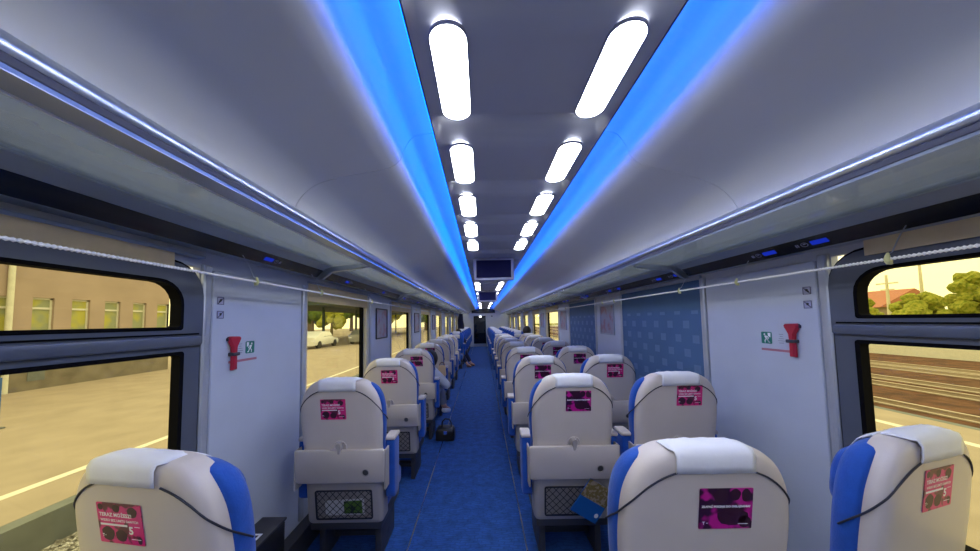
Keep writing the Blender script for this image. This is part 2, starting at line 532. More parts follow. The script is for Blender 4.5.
WIN = [(0.13 + 1.95 * k, 1.30 + 1.95 * k) for k in range(-1, 9)]    # openings along each wall; the last ends near the end wall
WIN = [w for w in WIN if w[1] < Y1]
ZS, ZT = 0.62, 1.705
for s, nm in ((-1, 'left'), (1, 'right')):
    mb = MB()
    xa, xb = s * WX, s * (WX + 0.03)
    mb.box(xa, xb, Y0, Y1, 0.0, ZS)
    mb.box(xa, xb, Y0, Y1, ZT, 2.25)
    ys = [Y0] + [v for w in WIN for v in w] + [Y1]
    for a, b in zip(ys[0::2], ys[1::2]):
        mb.box(xa, xb, a, b, ZS, ZT)
    struct(mb.build('wall_%s' % nm, M['panel']))
    # under-window heater duct
    struct(MB().box(s * 1.30, s * WX, Y0, Y1, 0.0, 0.14, 0.006).build('baseboard_%s' % nm, M['darkmetal']))
    # raised wall panels between windows, with satin pillars each side
    for i in range(len(WIN) - 1):
        a, b = WIN[i][1], WIN[i + 1][0]
        def to(u, w, d, s=s): return (s * (WX - d), u, w)
        struct(MB().stack(rrect(a + 0.055, b - 0.055, 0.16, 1.70, 0.012, 3), [(0, 0.0), (0, 0.008), (0.004, 0.012)], to).build('wall_%s_panel' % nm, M['panel']))
        pl = MB()
        for yy in (a + 0.024, b - 0.024):
            pl.stack(rrect(yy - 0.020, yy + 0.020, 0.16, 1.72, 0.004, 2), [(0, 0.0), (0, 0.014), (0.006, 0.020)], to)
            
        struct(pl.build('trim_pillar_%s' % nm, M['pillar'], smooth=40))
struct(MB().box(-1.45, 1.45, Y0 - 0.08, Y0, -0.08, 2.3).build('wall_back', M['panel']))

# end wall with doorway and dark vestibule behind
DX0, DX1, DZ = -0.68, 0.12, 1.80
mb = MB()
mb.box(-1.45, DX0, Y1, Y1 + 0.06, 0, 2.3).box(DX1, 1.45, Y1, Y1 + 0.06, 0, 2.3).box(DX0, DX1, Y1, Y1 + 0.06, DZ, 2.3)
struct(mb.build('wall_front', M['panel']))
mb = MB()
mb.box(DX0 - 0.5, DX0, Y1 + 0.06, Y1 + 2.5, 0, 2.2).box(DX1, DX1 + 0.5, Y1 + 0.06, Y1 + 2.5, 0, 2.2).box(DX0, DX1, Y1 + 2.4, Y1 + 2.5, 0, 2.2).box(DX0, DX1, Y1 + 0.06, Y1 + 2.5, 2.1, 2.2)
struct(mb.build('wall_vestibule', M['dark']))
dr = struct(MB().box(DX0, DX0 + 0.05, Y1 + 0.01, Y1 + 0.05, 0, DZ).box(DX1 - 0.05, DX1, Y1 + 0.01, Y1 + 0.05, 0, DZ).box(DX0, DX1, Y1 + 0.01, Y1 + 0.05, DZ - 0.05, DZ).box(DX0 + 0.05, DX1 - 0.05, Y1 + 0.02, Y1 + 0.045, 0.0, 0.16).build('door_1', M['alu']))
MB().box(DX0 + 0.05, DX1 - 0.05, Y1 + 0.028, Y1 + 0.034, 0.16, DZ - 0.05).build('pane', glassy('dark_door_glass', (0.25, 0.27, 0.33), 0.15), dr)
o = MB().box(-0.74, 0.60, Y1 - 0.06, Y1, 1.90, 2.12, 0.01).build('destination_display', M['blackgloss'])
tag(o, 'long black information display above the doorway at the carriage end', 'display')
t = empty('door_lamp', (-0.24, Y1, 1.70))
tag(t, 'small bright lamp over the dark doorway at the carriage end', 'lamp')
MB().box(-0.07, 0.07, -0.03, 0.0, -0.05, 0.05, 0.008).build('housing', M['bezel'], t)
MB().box(-0.05, 0.05, -0.04, -0.028, -0.035, 0.035, 0.004).build('lens', M['exitlamp'], t)
t = MB().stack([(0.04 * math.cos(k * math.pi / 8), 0.04 * math.sin(k * math.pi / 8)) for k in range(16)], [(0, 0), (0, 0.02), (0.015, 0.035)], lambda u, w, d: (0.42 + u, Y1 - d, 1.72 + w)).build('wall_speaker', M['black'], smooth=40)  # small black camera beside the doorway
tag(t, 'small round black fitting on the end wall, right of the doorway', 'speaker')

# ------------------------------------------------------------------ windows
ORD = ['first', 'second', 'third', 'fourth', 'fifth', 'sixth', 'seventh', 'eighth', 'ninth', 'tenth', 'eleventh', 'twelfth', 'thirteenth', 'fourteenth', 'fifteenth', 'sixteenth', 'seventeenth', 'eighteenth', 'nineteenth', 'twentieth']
def ordn(k):
    if k < 20: return ORD[k]
    b = ['twenty', 'thirty', 'forty'][(k + 1) // 10 - 2]
    return ORD[k] if k < 20 else (b + '-' + ORD[(k + 1) % 10 - 1] if (k + 1) % 10 else {'twenty': 'twentieth', 'thirty': 'thirtieth', 'forty': 'fortieth'}[b])
wn = 0
for s, nm in ((-1, 'left'), (1, 'right')):
    for i, (a, b) in enumerate(WIN):
        wn += 1
        hop = (i <= 1)
        def to(u, w, d, s=s): return (s * (WX + d), u, w)
        root = struct(empty('window_%d' % wn, (0, 0, 0)))
        R = 0.10
        outer = rrect(a, b, ZS, ZT, 0.002, 6)
        if hop:
            g0, g1 = a + 0.075, b - 0.085
            # dark slate frame: outer surround, lower opening, hopper with transom
            MB().ring(rrect(a + .0, b - .0, ZS, 1.43, .002), rrect(g0, g1, 0.70, 1.335, 0.012), to, -0.012, 0.018).build('frame', M['slate'], root)
            MB().ring(rrect(a + .0, b - .0, 1.37, ZT, [.01, .01, .13, .13]), rrect(g0 + .012, g1 - .012, 1.445, 1.622, [.012, .012, .085, .085]), to, -0.022, 0.018).build('hopper_frame', M['slate'], root, smooth=30)
            g = MB().ring(rrect(g0 + .002, g1 - .002, 1.434, 1.632, [.012, .012, .095, .095]), rrect(g0 + .014, g1 - .014, 1.447, 1.620, [.012, .012, .083, .083]), to, -0.025, 0.02)
            g.ring(rrect(g0 - .014, g1 + .014, 0.68, 1.348, 0.012), rrect(g0 + .002, g1 - .002, 0.702, 1.334, 0.012), to, -0.016, 0.02)
            g.box(s * (WX - .026), s * (WX - .018), a + .02, b - .02, 1.414, 1.420)
            g.ring(rrect(a - .012, b + .012, ZS, ZT + 0.012, [.01, .01, .14, .14]), rrect(a + .001, b - .001, ZS + .002, ZT, [.01, .01, .13, .13]), to, -0.010, 0.0)
            g.build('gasket', M['rubber'], root)
            MB().box(s * (WX - .030), s * (WX - .010), a + .01, b - .01, 1.368, 1.408, 0.006).build('transom_rail', M['slate'], root, smooth=30)
            p = MB().box(s * (WX + .012), s * (WX + .016), g0, g1, 0.70, 1.64)
            p.build('pane', M['glass'], root)
        else:
            MB().ring(outer, rrect(a + .03, b - .06, 0.78, 1.66, .06), to, -0.004, 0.055).build('frame', M['jamb'], root, smooth=30)
            MB().ring(rrect(a + .022, b - .045, 0.77, 1.67, .065), rrect(a + .034, b - .075, 0.785, 1.655, .055), to, 0.045, 0.06).box(s * (WX + .03), s * (WX + .058), b - .10, b - .055, .80, 1.65).build('gasket', M['rubber'], root)
            MB().box(s * (WX + .06), s * (WX + .064), a + .02, b - .04, 0.76, 1.68).build('pane', M['glass'], root)
        # blinds
        drawn = (s > 0 and i in (2, 3))
        bl = empty('roller_blind', (0, 0, 0))
        where = '%s window on the %s side' % (ordn(max(i - 1, 0)), nm) if i else 'window behind the camera on the %s side' % nm
        if drawn:
            tag(bl, 'blue roller blind pulled down over the %s' % where, 'blind', 'pulled-down blue blinds')
            o = MB()
            n = 24
            o.box(s * (WX - .0075), s * (WX - .0045), a - .012, b + .012, 0.66, 1.715)
            o.build('fabric', M['blindblue'], bl)
            MB().box(s * (WX - .020), s * WX, a - .012, b + .012, 1.712, 1.745, .004).build('cassette', M['grey'], bl)
            MB().box(s * (WX - .012), s * (WX - .001), a - .012, b + .012, 0.645, 0.665, .003).build('bottom_bar', M['alu'], bl)
        else:
            tag(bl, 'cream blind rolled up above the %s' % where, 'blind', 'rolled-up cream blinds')
            z0 = 1.678 if hop else 1.61
            off = .030 if hop else .006
            MB().box(s * (WX - off - .004), s * (WX - off), a + .03, b - .14 if hop else b - .05, z0, 1.742, .0015).build('fabric', M['cream'], bl)
            MB().box(s * (WX - .022 - off * .5), s * (WX - .004), a + .01, b - .01, 1.738, 1.752, .003).build('cassette', M['grey'], bl)

# ------------------------------------------------------------------ luggage racks
def rack(s, nm):
    root = empty('luggage_rack', (0, 0, .036 if s < 0 else 0))
    tag(root, 'silver-railed glass luggage rack running along the %s wall above the windows' % nm, 'luggage rack', 'overhead luggage racks')
    L0, L1 = Y0 + 0.01, Y1 - 0.3
    MB().tube([(s * 0.925, L0, 1.868), (s * 0.925, L1, 1.868)], 0.030, 20).build('rail', M['alu'], root, smooth=40)
    MB().box(s * 0.885, s * 0.905, L0, L1, 1.826, 1.846, 0.003).build('front_profile', M['darkmetal'], root)
    MB().box(s * 0.885, s * 1.215, L0, L1, 1.818, 1.826).build('glass_shelf', M['shelfglass'], root)
    if s < 0:
        MB().box(s * 0.948, s * 0.954, L0, L1, 1.812, 1.818, 0.001).build('white_strip', M['wire'], root)  # thin white strip under the shelf, left rack only
        MB().box(s * 0.885, s * 0.948, L0, L1, 1.8155, 1.8178).build('lip_plate', M['pillar'], root)
    MB().prism_y([(s * 1.205, 1.832), (s * 1.205, 1.812), (s * 1.255, 1.785), (s * 1.265, 1.80), (s * 1.24, 1.832)], L0, L1).build('wall_profile', M['grey'], root)
    ns = MB().prism_y([(s * 1.256, 1.784), (s * 1.30, 1.738), (s * 1.33, 1.75), (s * 1.27, 1.81)], L0, L1).build('number_strip', M['blackgloss'], root)
    MB().prism_y([(s * 1.30, 1.738), (s * WX, 1.742), (s * WX, 1.765), (s * 1.305, 1.752)], L0, L1).build('lower_flange', M['grey'], root)
    # displays on the slanted black strip
    nx, nz = -s * 0.046, -0.044
    def onstrip(u, w, d, yc):
        # u along Y, w along slope (0..1), d out
        k = 0.5 + w / 0.0637
        x = 1.256 + (1.30 - 1.256) * k; z = 1.784 + (1.738 - 1.784) * k
        ln = math.hypot(0.046, 0.044)
        return (s * (x - 0.046 / ln * d), yc + u, z - 0.044 / ln * d)
    ys = []
    for k in range(1 if s < 0 else 0, 9):
        if s < 0: ys.append((1.58 + .93 * (k - 1), 0))
        else:
            ys.append((1.25 + .93 * (k - 1), 0)); ys.append((1.47 + .93 * (k - 1), 1))
    for yc, _ in ys:
        MB().stack(rrect(-.032, .032, -.011, .011, .002, 2), [(0, 0.0002), (0, .0016)], lambda u, w, d: onstrip(u, w, d, yc)).build('seat_display', M['bluedisp'], ns)
        ic = MB()
        ic.ring([(.014 * math.cos(t * math.pi / 8), .012 * math.sin(t * math.pi / 8)) for t in range(16)], [(.012 * math.cos(t * math.pi / 8), .010 * math.sin(t * math.pi / 8)) for t in range(16)], lambda u, w, d: onstrip(u + .058, w, d, yc), .0002, .0012)
        ic.stack(rrect(-.006, .004, -.006, .0, .002, 2), [(0, .0002), (0, .0012)], lambda u, w, d: onstrip(u + .058, w, d, yc))
        ic.stack(rrect(-.006, -.002, -.008, .008, .001, 1), [(0, .0002), (0, .0012)], lambda u, w, d: onstrip(u + .088, w, d, yc))
        ic.stack(rrect(.002, .006, -.008, .008, .001, 1), [(0, .0002), (0, .0012)], lambda u, w, d: onstrip(u + .088, w, d, yc))
        ic.build('pictogram', M['bezel'], ns)
    for k in range(8):
        y = 0.1 + 2.0 * k
        bp = [(0.93, 1.812), (1.20, 1.775), (1.27, 1.722), (1.305, 1.722), (1.305, 1.738), (1.25, 1.792), (1.20, 1.812), (0.93, 1.836)]
        MB().prism_y([(s * x, z) for x, z in bp], y - .014, y + .014).build('bracket', M['alu'], root)
rack(-1, 'left')
rack(1, 'right')

# curtain wire with hooks under each rack
for s, nm in ((-1, 'left'), (1, 'right')):
    root = empty('curtain_wire', (0, 0, 0))
    tag(root, 'white coiled curtain wire strung along the %s wall under the rack' % nm, 'curtain wire', 'curtain wires')
    pts = []; rs = []
    y = 0.0; k = 0
    x, z = s * 1.22, (1.655 if s < 0 else 1.634)
    def sag(y): return z
    while y < 3.2:
        pts.append((x, y, sag(y))); rs.append(0.0062 if k % 2 else 0.0036); y += 0.0055; k += 1
    mb = MB().tube([(x, Y0 + .01, z), (x, 0.0, z)], .003, 6)
    mb.tube(pts, rs, 6)
    mb.tube([(x, 3.2, z), (x, Y1 - .01, z)], .0055, 6)
    mb.build('wire', M['wire'], root, smooth=40)
    hooks = [1.42, 2.0, 2.92, 3.9, 4.9, 5.9] if s < 0 else [1.0, 1.60, 2.07, 3.1, 3.4, 4.9, 5.9]
    for y in hooks:
        mb = MB()
        zt = 1.738 + (.036 if s < 0 else 0)
        MB().tube([(s * 1.290, y, zt + .01), (s * 1.262, y, zt - .03), (s * 1.235, y, z + .024), (x, y, z + .016)], .0018, 6).build('hook_stem', M['alu'], root, smooth=40)
        mb.tube([(x, y, z + .022), (x - s * .002, y, z + .012), (x - s * .005, y, z), (x, y, z - .013), (s * 1.230, y, z - .015)], [.003, .006, .008, .007, .004], 8)
        mb.box(x - .007, x + .007, y - .008, y + .008, z - .012, z + .002, .003)
        mb.build('hook', M['hook'], root, smooth=50)

# ------------------------------------------------------------------ ceiling lamps
def lamp(mid_z=2.188):
    t = empty('ceiling_light', (0, 0, 0))
    def to(u, w, d): return (u, w, -d)
    MB().ring(rrect(-.050, .050, -.172, .172, .048, 8), rrect(-.046, .046, -.168, .168, .044, 8), to, -0.004, 0.0045).build('frame', M['bezel'], t, smooth=40)
    MB().stack(rrect(-.046, .046, -.168, .168, .044, 8), [(0, 0.0), (0, 0.0015), (.006, .004)], to).build('diffuser', M['lamp'], t, smooth=40)
    return t
lp0 = lamp()
first = True
for i, yc in enumerate(bays):
    for s in (-1, 1):
        if (3.2 < yc < 5.3 and not (s < 0 and 3.9 < yc < 4.2)) or (yc > 6.7 and i % 3): continue
        o = lp0 if first else copy_tree(lp0)
        first = False
        o.location = (s * 0.222, yc, 2.150)
        vis = i - 4
        side = 'left' if s < 0 else 'right'
        if vis < 0: lab = 'bright ceiling light of the %s row behind the camera, %s back' % (side, ordn(-vis - 1))
        else: lab = 'white round-ended ceiling light, %s from the camera in the %s row' % (ordn(vis), side)
        tag(o, lab, 'ceiling light', 'ceiling lights in two rows')

# monitors
def monitor(y, lab):
    t = empty('ceiling_monitor', (0, y, 2.19))
    tag(t, lab, 'monitor', 'screens hung from the ceiling')
    MB().box(-.235, .215, 0.0, .06, -.292, -.041, .012).build('housing', M['bezel'], t, smooth=30)
    MB().box(-.203, .183, -.004, .004, -.262, -.068, .002).build('screen', M['screen'], t)
    MB().box(-.05, -.03, .01, .05, -.05, -.02).box(.03, .05, .01, .05, -.05, -.02).build('mount', M['darkmetal'], t)
monitor(3.30, 'larger-looking nearer dark screen hanging from the ceiling between the lamps')
monitor(6.95, 'smaller-looking farther dark screen hanging from the ceiling beyond the first')

# ------------------------------------------------------------------ seats
def outline(half):
    h = catmull(half, 4)
    return [(x, z) for x, z in h] + [(-x, z) for x, z in h[::-1] if x > 1e-6]
SH = [(0.0, .640), (.12, .640), (.232, .642), (.239, .74), (.245, .85), (.244, .93), (.237, 1.0), (.219, 1.055), (.188, 1.102), (.148, 1.132), (.105, 1.143), (.05, 1.146), (0.0, 1.147)]
CU = [(0.0, .45), (.12, .45), (.222, .455), (.232, .55), (.245, .72), (.254, .85), (.256, .93), (.250, 1.00), (.236, 1.050), (.208, 1.092), (.166, 1.116), (.11, 1.124), (.05, 1.126), (0.0, 1.126)]
def lean(z): return 0.13 * (1.147 - z)
def seat_root(name='train_seat'):
    t = empty(name, (0, 0, 0))
    def to(u, w, d): return (u, d + lean(w), w)
    MB().stack(outline(SH), [(.075, -.012), (.045, -.0105), (.022, -.006), (.010, .001), (.003, .010), (0.0, .022), (0.0, .075), (.02, .082)], to).build('back_shell', M['shell'], t, smooth=60)
    MB().stack(outline(CU), [(.02, .040), (.004, .046), (0, .055), (-.003, .075), (.004, .100), (.02, .116), (.055, .128), (.11, .132)], to).build('backrest_cushion', M['blue'], t, smooth=60)
    # head cushion
    MB().stack(rrect(-.19, .19, .88, 1.08, .08, 6), [(0, .11), (0, .14), (.012, .155), (.04, .162)], to).build('headrest', M['blue'], t, smooth=60)
    # lower back panel
    LW = rrect(-.235, .235, .255, .74, [.035, .035, .01, .01], 5)
    MB().stack(LW, [(.03, -.002), (.012, .002), (.003, .010), (0, .022), (0, .09)], lambda u, w, d: (u * (1 + .02 * (0.74 - w)), d + lean(w), w)).build('lower_back_panel', M['lower'], t, smooth=60)
    # tray table folded against the back
    tr = MB().stack(rrect(-.270, .270, .535, .735, [.018, .018, .012, .012], 4), [(.006, -.036), (.001, -.033), (0, -.028), (0, -.016), (.004, -.0125)], to).build('tray_table', M['tray'], t, smooth=35)
    c = [(.155 + .018 * math.cos(k * math.pi / 8), .600 + .018 * math.sin(k * math.pi / 8)) for k in range(16)]
    c2 = [(.155 + .023 * math.cos(k * math.pi / 8), .600 + .023 * math.sin(k * math.pi / 8)) for k in range(16)]
    MB().ring(c2, c, to, -.039, -.035).build('cup_ring', M['lower'], tr, smooth=40)
    MB().stack(c, [(0, -.0365), (.006, -.038)], to).build('cup_recess', M['darkmetal'], tr)
    for s in (-1, 1): MB().box(s * .268, s * .278, .035, .10, .50, .73, .003).build('tray_arm', M['lower'], t)
    # latch
    lc = [(.042 * math.cos(k * math.pi / 12), .746 + .042 * math.sin(k * math.pi / 12)) for k in range(24)]
    la = MB().stack(lc, [(0, -.010), (.003, -.0165), (.009, -.0125)], to).build('tray_latch', M['tray'], t, smooth=40)
    kn = [(-.007, .712), (.007, .712), (.011, .728), (.018, .760), (.014, .776), (0, .782), (-.014, .776), (-.018, .760), (-.011, .728)]
    MB().stack(kn, [(0, -.012), (0, -.036), (.003, -.041)], to).build('knob', M['lower'], la, smooth=40)
    # headrest cloth over the top (back drop, over, front drop)
    path = [(-.0155, 1.080), (-.0150, 1.100), (-.0125, 1.126), (-.004, 1.140), (.010, 1.1495), (.04, 1.1515), (.062, 1.149), (.080, 1.140), (.096, 1.130), (.120, 1.116), (.140, 1.08), (.168, 1.04), (.170, .93)]
    nx = 14; vv = []; ff = []
    for j, (py, pz) in enumerate(path):
        hw = .112 if j < 4 else .122
        for i in range(nx + 1):
            u = -1 + 2 * i / nx
            ww = .0012 * math.sin(i * 1.9 + j * .8) + .0008 * math.sin(i * 3.7 + 2.0)
            dz = -.009 * abs(u) ** 4 if j > 3 else 0
            vv.append((u * hw, py + lean(pz) - (abs(ww) if j < 4 else 0), pz + ww * (1 if 3 < j < 9 else .3) + dz + .0015))
    for j in range(len(path) - 1):
        for i in range(nx):
            q = j * (nx + 1) + i
            ff.append([q, q + 1, q + nx + 2, q + nx + 1])
    nv = len(vv)
    vv2 = [Vector(v) for v in vv]
    cl = link_mesh('headrest_cloth', vv, ff, M['cloth'], t, smooth=70)
    md = cl.modifiers.new('thickness', 'SOLIDIFY'); md.thickness = .0022; md.offset = 1
    # cords
    for s in (-1, 1):
        pth = [(s * .108, -.0158, 1.084), (s * .150, -.0145, 1.066), (s * .19, -.0108, 1.036), (s * .222, -.0035, 1.000), (s * .2385, .009, .974), (s * .2478, .026, .948), (s * .2500, .042, .928), (s * .2600, .056, .912), (s * .263, .085, .880)]
        MB().tube([(x, y + lean(z), z) for x, y, z in catmull(pth, 3)], .0028, 6).build('elastic_cord', M['cord'], t, smooth=40)
    # pocket
    PZ0, PZ1 = .300, .470
    fr = MB()
    fr.ring(rrect(-.176, .176, PZ0 - .006, PZ1 + .006, .012, 3), rrect(-.168, .168, PZ0, PZ1, .008, 3), to, -.010, -.002)
    pk = fr.build('net_pocket', M['cord'], t)
    vv = []; ff = []
    for j in range(7):
        for i in range(13):
            u = -1 + i / 6; v = j / 6
            x = u * .170; z = PZ0 + (PZ1 - PZ0) * v
            y = -.006 - .016 * (1 - u * u) * (0.4 + .6 * math.sin(v * math.pi)) + lean(z)
            vv.append((x, y, z))
    for j in range(6):
        for i in range(12):
            q = j * 13 + i; ff.append([q, q + 1, q + 14, q + 13])
    link_mesh('netting', vv, ff, M['net'], pk, smooth=60)
    # seat cushion, base, armrests
    MB().box(-.235, .235, .12, .54, .29, .425, .035, 4).build('seat_cushion', M['blue'], t, smooth=60)
    MB().box(-.225, .225, .12, .50, .22, .30, .01).box(-.20, -.16, .18, .46, .0, .23, .008).box(.16, .20, .18, .46, .0, .23, .008).box(-.20, .20, .30, .36, .06, .10, .008).build('seat_base', M['darkmetal'], t, smooth=30)
    for s in (-1, 1):
        ar = MB().stack(rrect(.12, .23, .40, .755, [.03, .05, .03, .02], 5), [(.012, -.030), (.003, -.026), (0, -.016), (0, .016), (.003, .026), (.012, .030)], lambda u, w, d: (s * .275 + d, u, w)).build('armrest', M['blue'], t, smooth=50)
        MB().stack(rrect(.116, .234, .750, .775, .010, 3), [(.006, -.033), (0, -.028), (0, .028), (.006, .033)], lambda u, w, d: (s * .275 + d, u, w)).build('armrest_cap', M['tray'], ar, smooth=50)
    return t

def sticker_parts(kind):
    """sticker local frame: X right, Z up, lying in XZ at y=0, facing -Y"""
    w, h = .152, .122
    base = MB().stack(rrect(-w / 2, w / 2, -h / 2, h / 2, .003, 2), [(0, -.0006), (0, .0006)], lambda u, v, d: (u, d, v))
    lt = MB()
    def put(items, y=-.0012):
        tm = text_mesh(items)
        lt.add([(v.x, y, v.y) for v in tm.v], tm.f)
    def bar(x0, x1, z0, z1): lt.box(x0, x1, -.0012, -.0007, z0, z1)
    pic = MB()
    def blob(cx, cz, rx, rz, y=-.0009):
        n = 14
        pic.add([(cx + rx * math.cos(2 * math.pi * k / n) * (1 + .08 * math.sin(k * 2.3)), y, cz + rz * math.sin(2 * math.pi * k / n)) for k in range(n)], [list(range(n))])
    if kind == 'five':
        put([('TERAZ MOŻESZ!', .0150, -.068, .021, .0005), ('WIDEO BEZ LIMITU DANYCH', .0098, -.066, .006, .0003), ('5', .032, .028, -.028, .0012), ('T··', .012, -.066, -.042, .0004)])
        bar(-.068, .024, -.007, -.0015)
        bar(.034, .066, -.044, -.0425); bar(.048, .066, -.006, -.0045)
        blob(-.062, .048, .009, .010); blob(-.008, .046, .013, .012); blob(.046, .038, .017, .016)
        blob(-.045, -.032, .022, .022); blob(.0, -.036, .020, .018); blob(.062, -.045, .008, .012)
    else:
        put([('ZŁAPAĆ POCIĄG DO OGLĄDANIA?', .0086, -.069, .004, .0006), ('T ··', .012, -.066, -.047, .0004)])
        bar(.036, .064, -.047, -.0455)
        blob(-.015, .038, .022, .020); blob(.025, .042, .016, .018); blob(.056, .040, .013, .020)
        blob(.020, -.025, .045, .026); blob(.055, -.040, .018, .018)
    return base, lt, pic
M['picdark'] = mat('sticker_dark_figures', (0.035, 0.004, 0.022), 0.4)
stk_data = {}
for kd in ('five', 'line'):
    b, l, p = sticker_parts(kd)
    ob = b.build('sticker', M['stkA'] if kd == 'five' else M['stkB'])
    ol = l.build('lettering', M['white'])
    op = p.build('printed_pattern', M['picdark'])
    stk_data[kd] = (ob.data, ol.data, op.data)
    for q in (ob, ol, op): bpy.data.objects.remove(q)
def add_sticker(seat, kd, dx, z):
    d = stk_data[kd]
    st = link_data('sticker', d[0], None, seat, loc=(dx, -.0138 + lean(z), z), rot=(math.atan(.13), 0, 0))
    st['label'] = 'magenta advert sticker with white lettering'
    link_data('lettering', d[1], None, st)
    link_data('printed_pattern', d[2], None, st)

proto = seat_root()
first = True
COLS = {'L': -0.985, 'A': 0.37, 'R': 0.98}
PITCH = 0.93
def colphrase(c): return {'L': 'of the single seats by the left wall', 'A': 'in the column just right of the aisle', 'R': 'in the column along the right windows'}[c]
special = {
    ('L', 0): 'nearest single seat at left, cream back, pink 5 sticker, window light on it',
    ('A', 0): 'nearest cream-backed seat right of the aisle with dark magenta sticker',
    ('R', 0): 'cream-backed seat swivelled by the right window, nearest of the window column',
    ('L', 1): 'cream-backed single seat with white and green leaflet in its net pocket',
    ('A', 1): 'cream-backed aisle seat with blue magazine sticking out of its net pocket',
    ('R', 1): 'cream-backed seat beside the right wall panel with the red hammer',
    ('L', 2): 'cream-backed single seat beside the black bag on the aisle floor',
    ('L', 3): 'cream-backed single seat with a passenger in grey sleeves and tan bag',
}
STK = {('L', 0): ('five', -.045, .965), ('A', 0): ('line', .035, .975), ('R', 0): ('five', .0, .995), ('L', 1): ('five', -.03, .975), ('A', 1): ('line', .027, 1.0), ('R', 1): ('five', .055, 1.022),
       ('L', 2): ('five', .008, .99), ('A', 2): ('line', .01, 1.01), ('R', 2): ('five', .04, 1.01), ('L', 3): ('line', .05, 1.0), ('A', 3): ('line', .0, 1.0), ('R', 3): ('line', .03, 1.0), ('L', 4): ('line', .05, 1.02), ('R', 4): ('line', .0, 1.0), ('R', 5): ('five', .03, 1.0), ('A', 5): ('five', .03, 1.0)}
SEATS = {}
todo = []
for c in 'LAR':
    for k in range(8):
        todo.append((c, k, False))
    for k in range(8):
        todo.append((c, k, True))
copies = []
for n, (c, k, facing) in enumerate(todo):
    o = copy_tree(proto) if n < len(todo) - 1 else proto
    if not facing:
        y = .80 + PITCH * k + (.015 if k else 0)
        o.location = (COLS[c], y, 0)
        if (c, k) == ('L', 0): o.rotation_euler.z = math.radians(-9); o.location = (-1.10, .83, 0)
        if (c, k) == ('A', 0): o.location = (.472, .84, 0)
        if (c, k) == ('R', 0):
            o.rotation_euler.z = math.radians(15); o.location = (1.115, .86, 0)
        lab = special.get((c, k), 'cream-backed seat, %s from the camera %s' % (ordn(k), colphrase(c)))
        tag(o, lab, 'seat', 'cream-backed seats facing away')
    else:
        y = 9.75 + .93 * k
        o.location = (COLS[c], y, 0)
        o.rotation_euler.z = math.pi
        tag(o, 'blue seat facing the camera, %s %s' % (ordn(k), colphrase(c)), 'seat', 'blue seats facing the camera')
    o.scale = (.955, 1, .982 if (k or facing) else .952)
    if k == 0 and not facing:
        for ch in list(o.children):
            if ch.name.startswith('armrest'):
                for g in list(ch.children): bpy.data.objects.remove(g)
                bpy.data.objects.remove(ch)
    if (c, k, facing) == ('R', 0, False): o.scale = (.90, .84, .968)
    if (c, k, facing) == ('L', 0, False):
        for ch in o.children:
            if ch.name.startswith('headrest_cloth'): ch.location.x = -.022
    if (c, k, facing) == ('L', 0, False): o.scale = (.985, 1, .950)
    SEATS[(c, k, facing)] = o
for (c, k), a in STK.items():
    add_sticker(SEATS[(c, k, False)], *a)

# things in the pockets
def in_pocket(name, mb_parts, seat, lab, cat):
    r = empty(name, seat.location)
    tag(r, lab, cat)
    for nm, mb, m in mb_parts: mb.build(nm, m, r)
    return r
s1 = SEATS[('L', 1, False)]
def flat(u, w, d): return (u, d - .006 + lean(w), w)
in_pocket('leaflet', [('cover', MB().stack([(-.11, .315), (.12, .318), (.118, .415), (-.112, .405)], [(0, -.002), (0, .001)], flat), M['white']),
                      ('picture', MB().stack([(.0, .325), (.108, .325), (.106, .405), (-.0, .400)], [(0, -.0032), (0, -.0021)], flat), M['mag_green'])], s1,
          'white and green leaflet behind the net of the single-seat pocket', 'leaflet')
s2 = SEATS[('A', 1, False)]
def rot(pts, a, cx, cz):
    ca, sa = math.cos(a), math.sin(a)
    return [(cx + x * ca - z * sa, cz + x * sa + z * ca) for x, z in pts]
A_ = math.radians(-32)
in_pocket('magazine', [('cover', MB().stack(rot([(-.085, -.10), (.085, -.10), (.085, .12), (-.085, .12)], A_, .10, .385), [(0, -.034), (0, -.026)], flat), M['mag_blue']),
                       ('picture', MB().stack(rot([(-.085, .01), (.085, .01), (.085, .12), (-.085, .12)], A_, .10, .385), [(0, -.0352), (0, -.0341)], flat), M['mag_brown']),
                       ('emblem', MB().stack(rot([(.012 * math.cos(k * .5236), .014 * math.sin(k * .5236)) for k in range(12)], A_, .125, .305), [(0, -.0352), (0, -.0341)], flat), M['white'])], s2,
          'blue magazine with brown photo poking diagonally from an aisle seat pocket', 'magazine')

# ------------------------------------------------------------------ wall fittings beside the first panel
def hammer(s):
    y = 1.465
    t = empty('emergency_hammer', (s * (WX - .013), y, 1.33 if s > 0 else 1.315))
    nm = 'left' if s < 0 else 'right'
    tag(t, 'red emergency hammer clipped to the wall panel by the %s window' % nm, 'hammer', 'emergency hammers')
    def to(u, w, d): return (-s * d, u, w)
    hd = [(-.012, -.08), (.012, -.08), (.011, -.01), (.013, .03), (.030, .062), (.034, .072), (.028, .080), (-.024, .082), (-.034, .074), (-.030, .060), (-.013, .03), (-.011, -.01)]
    MB().stack(hd, [(0, .004), (0, .016), (.004, .022)], to).build('handle', M['red'], t, smooth=40)
    MB().stack([(-.035, .060), (.035, .058), (.036, .070), (.028, .078), (-.028, .080), (-.036, .072)], [(0, .002), (0, .012)], to).build('head', M['darkmetal'], t)
    MB().stack(rrect(-.020, .020, -.012, .004, .004, 2), [(0, 0), (0, .026), (.003, .028)], to).build('clip', M['darkmetal'], t, smooth=40)
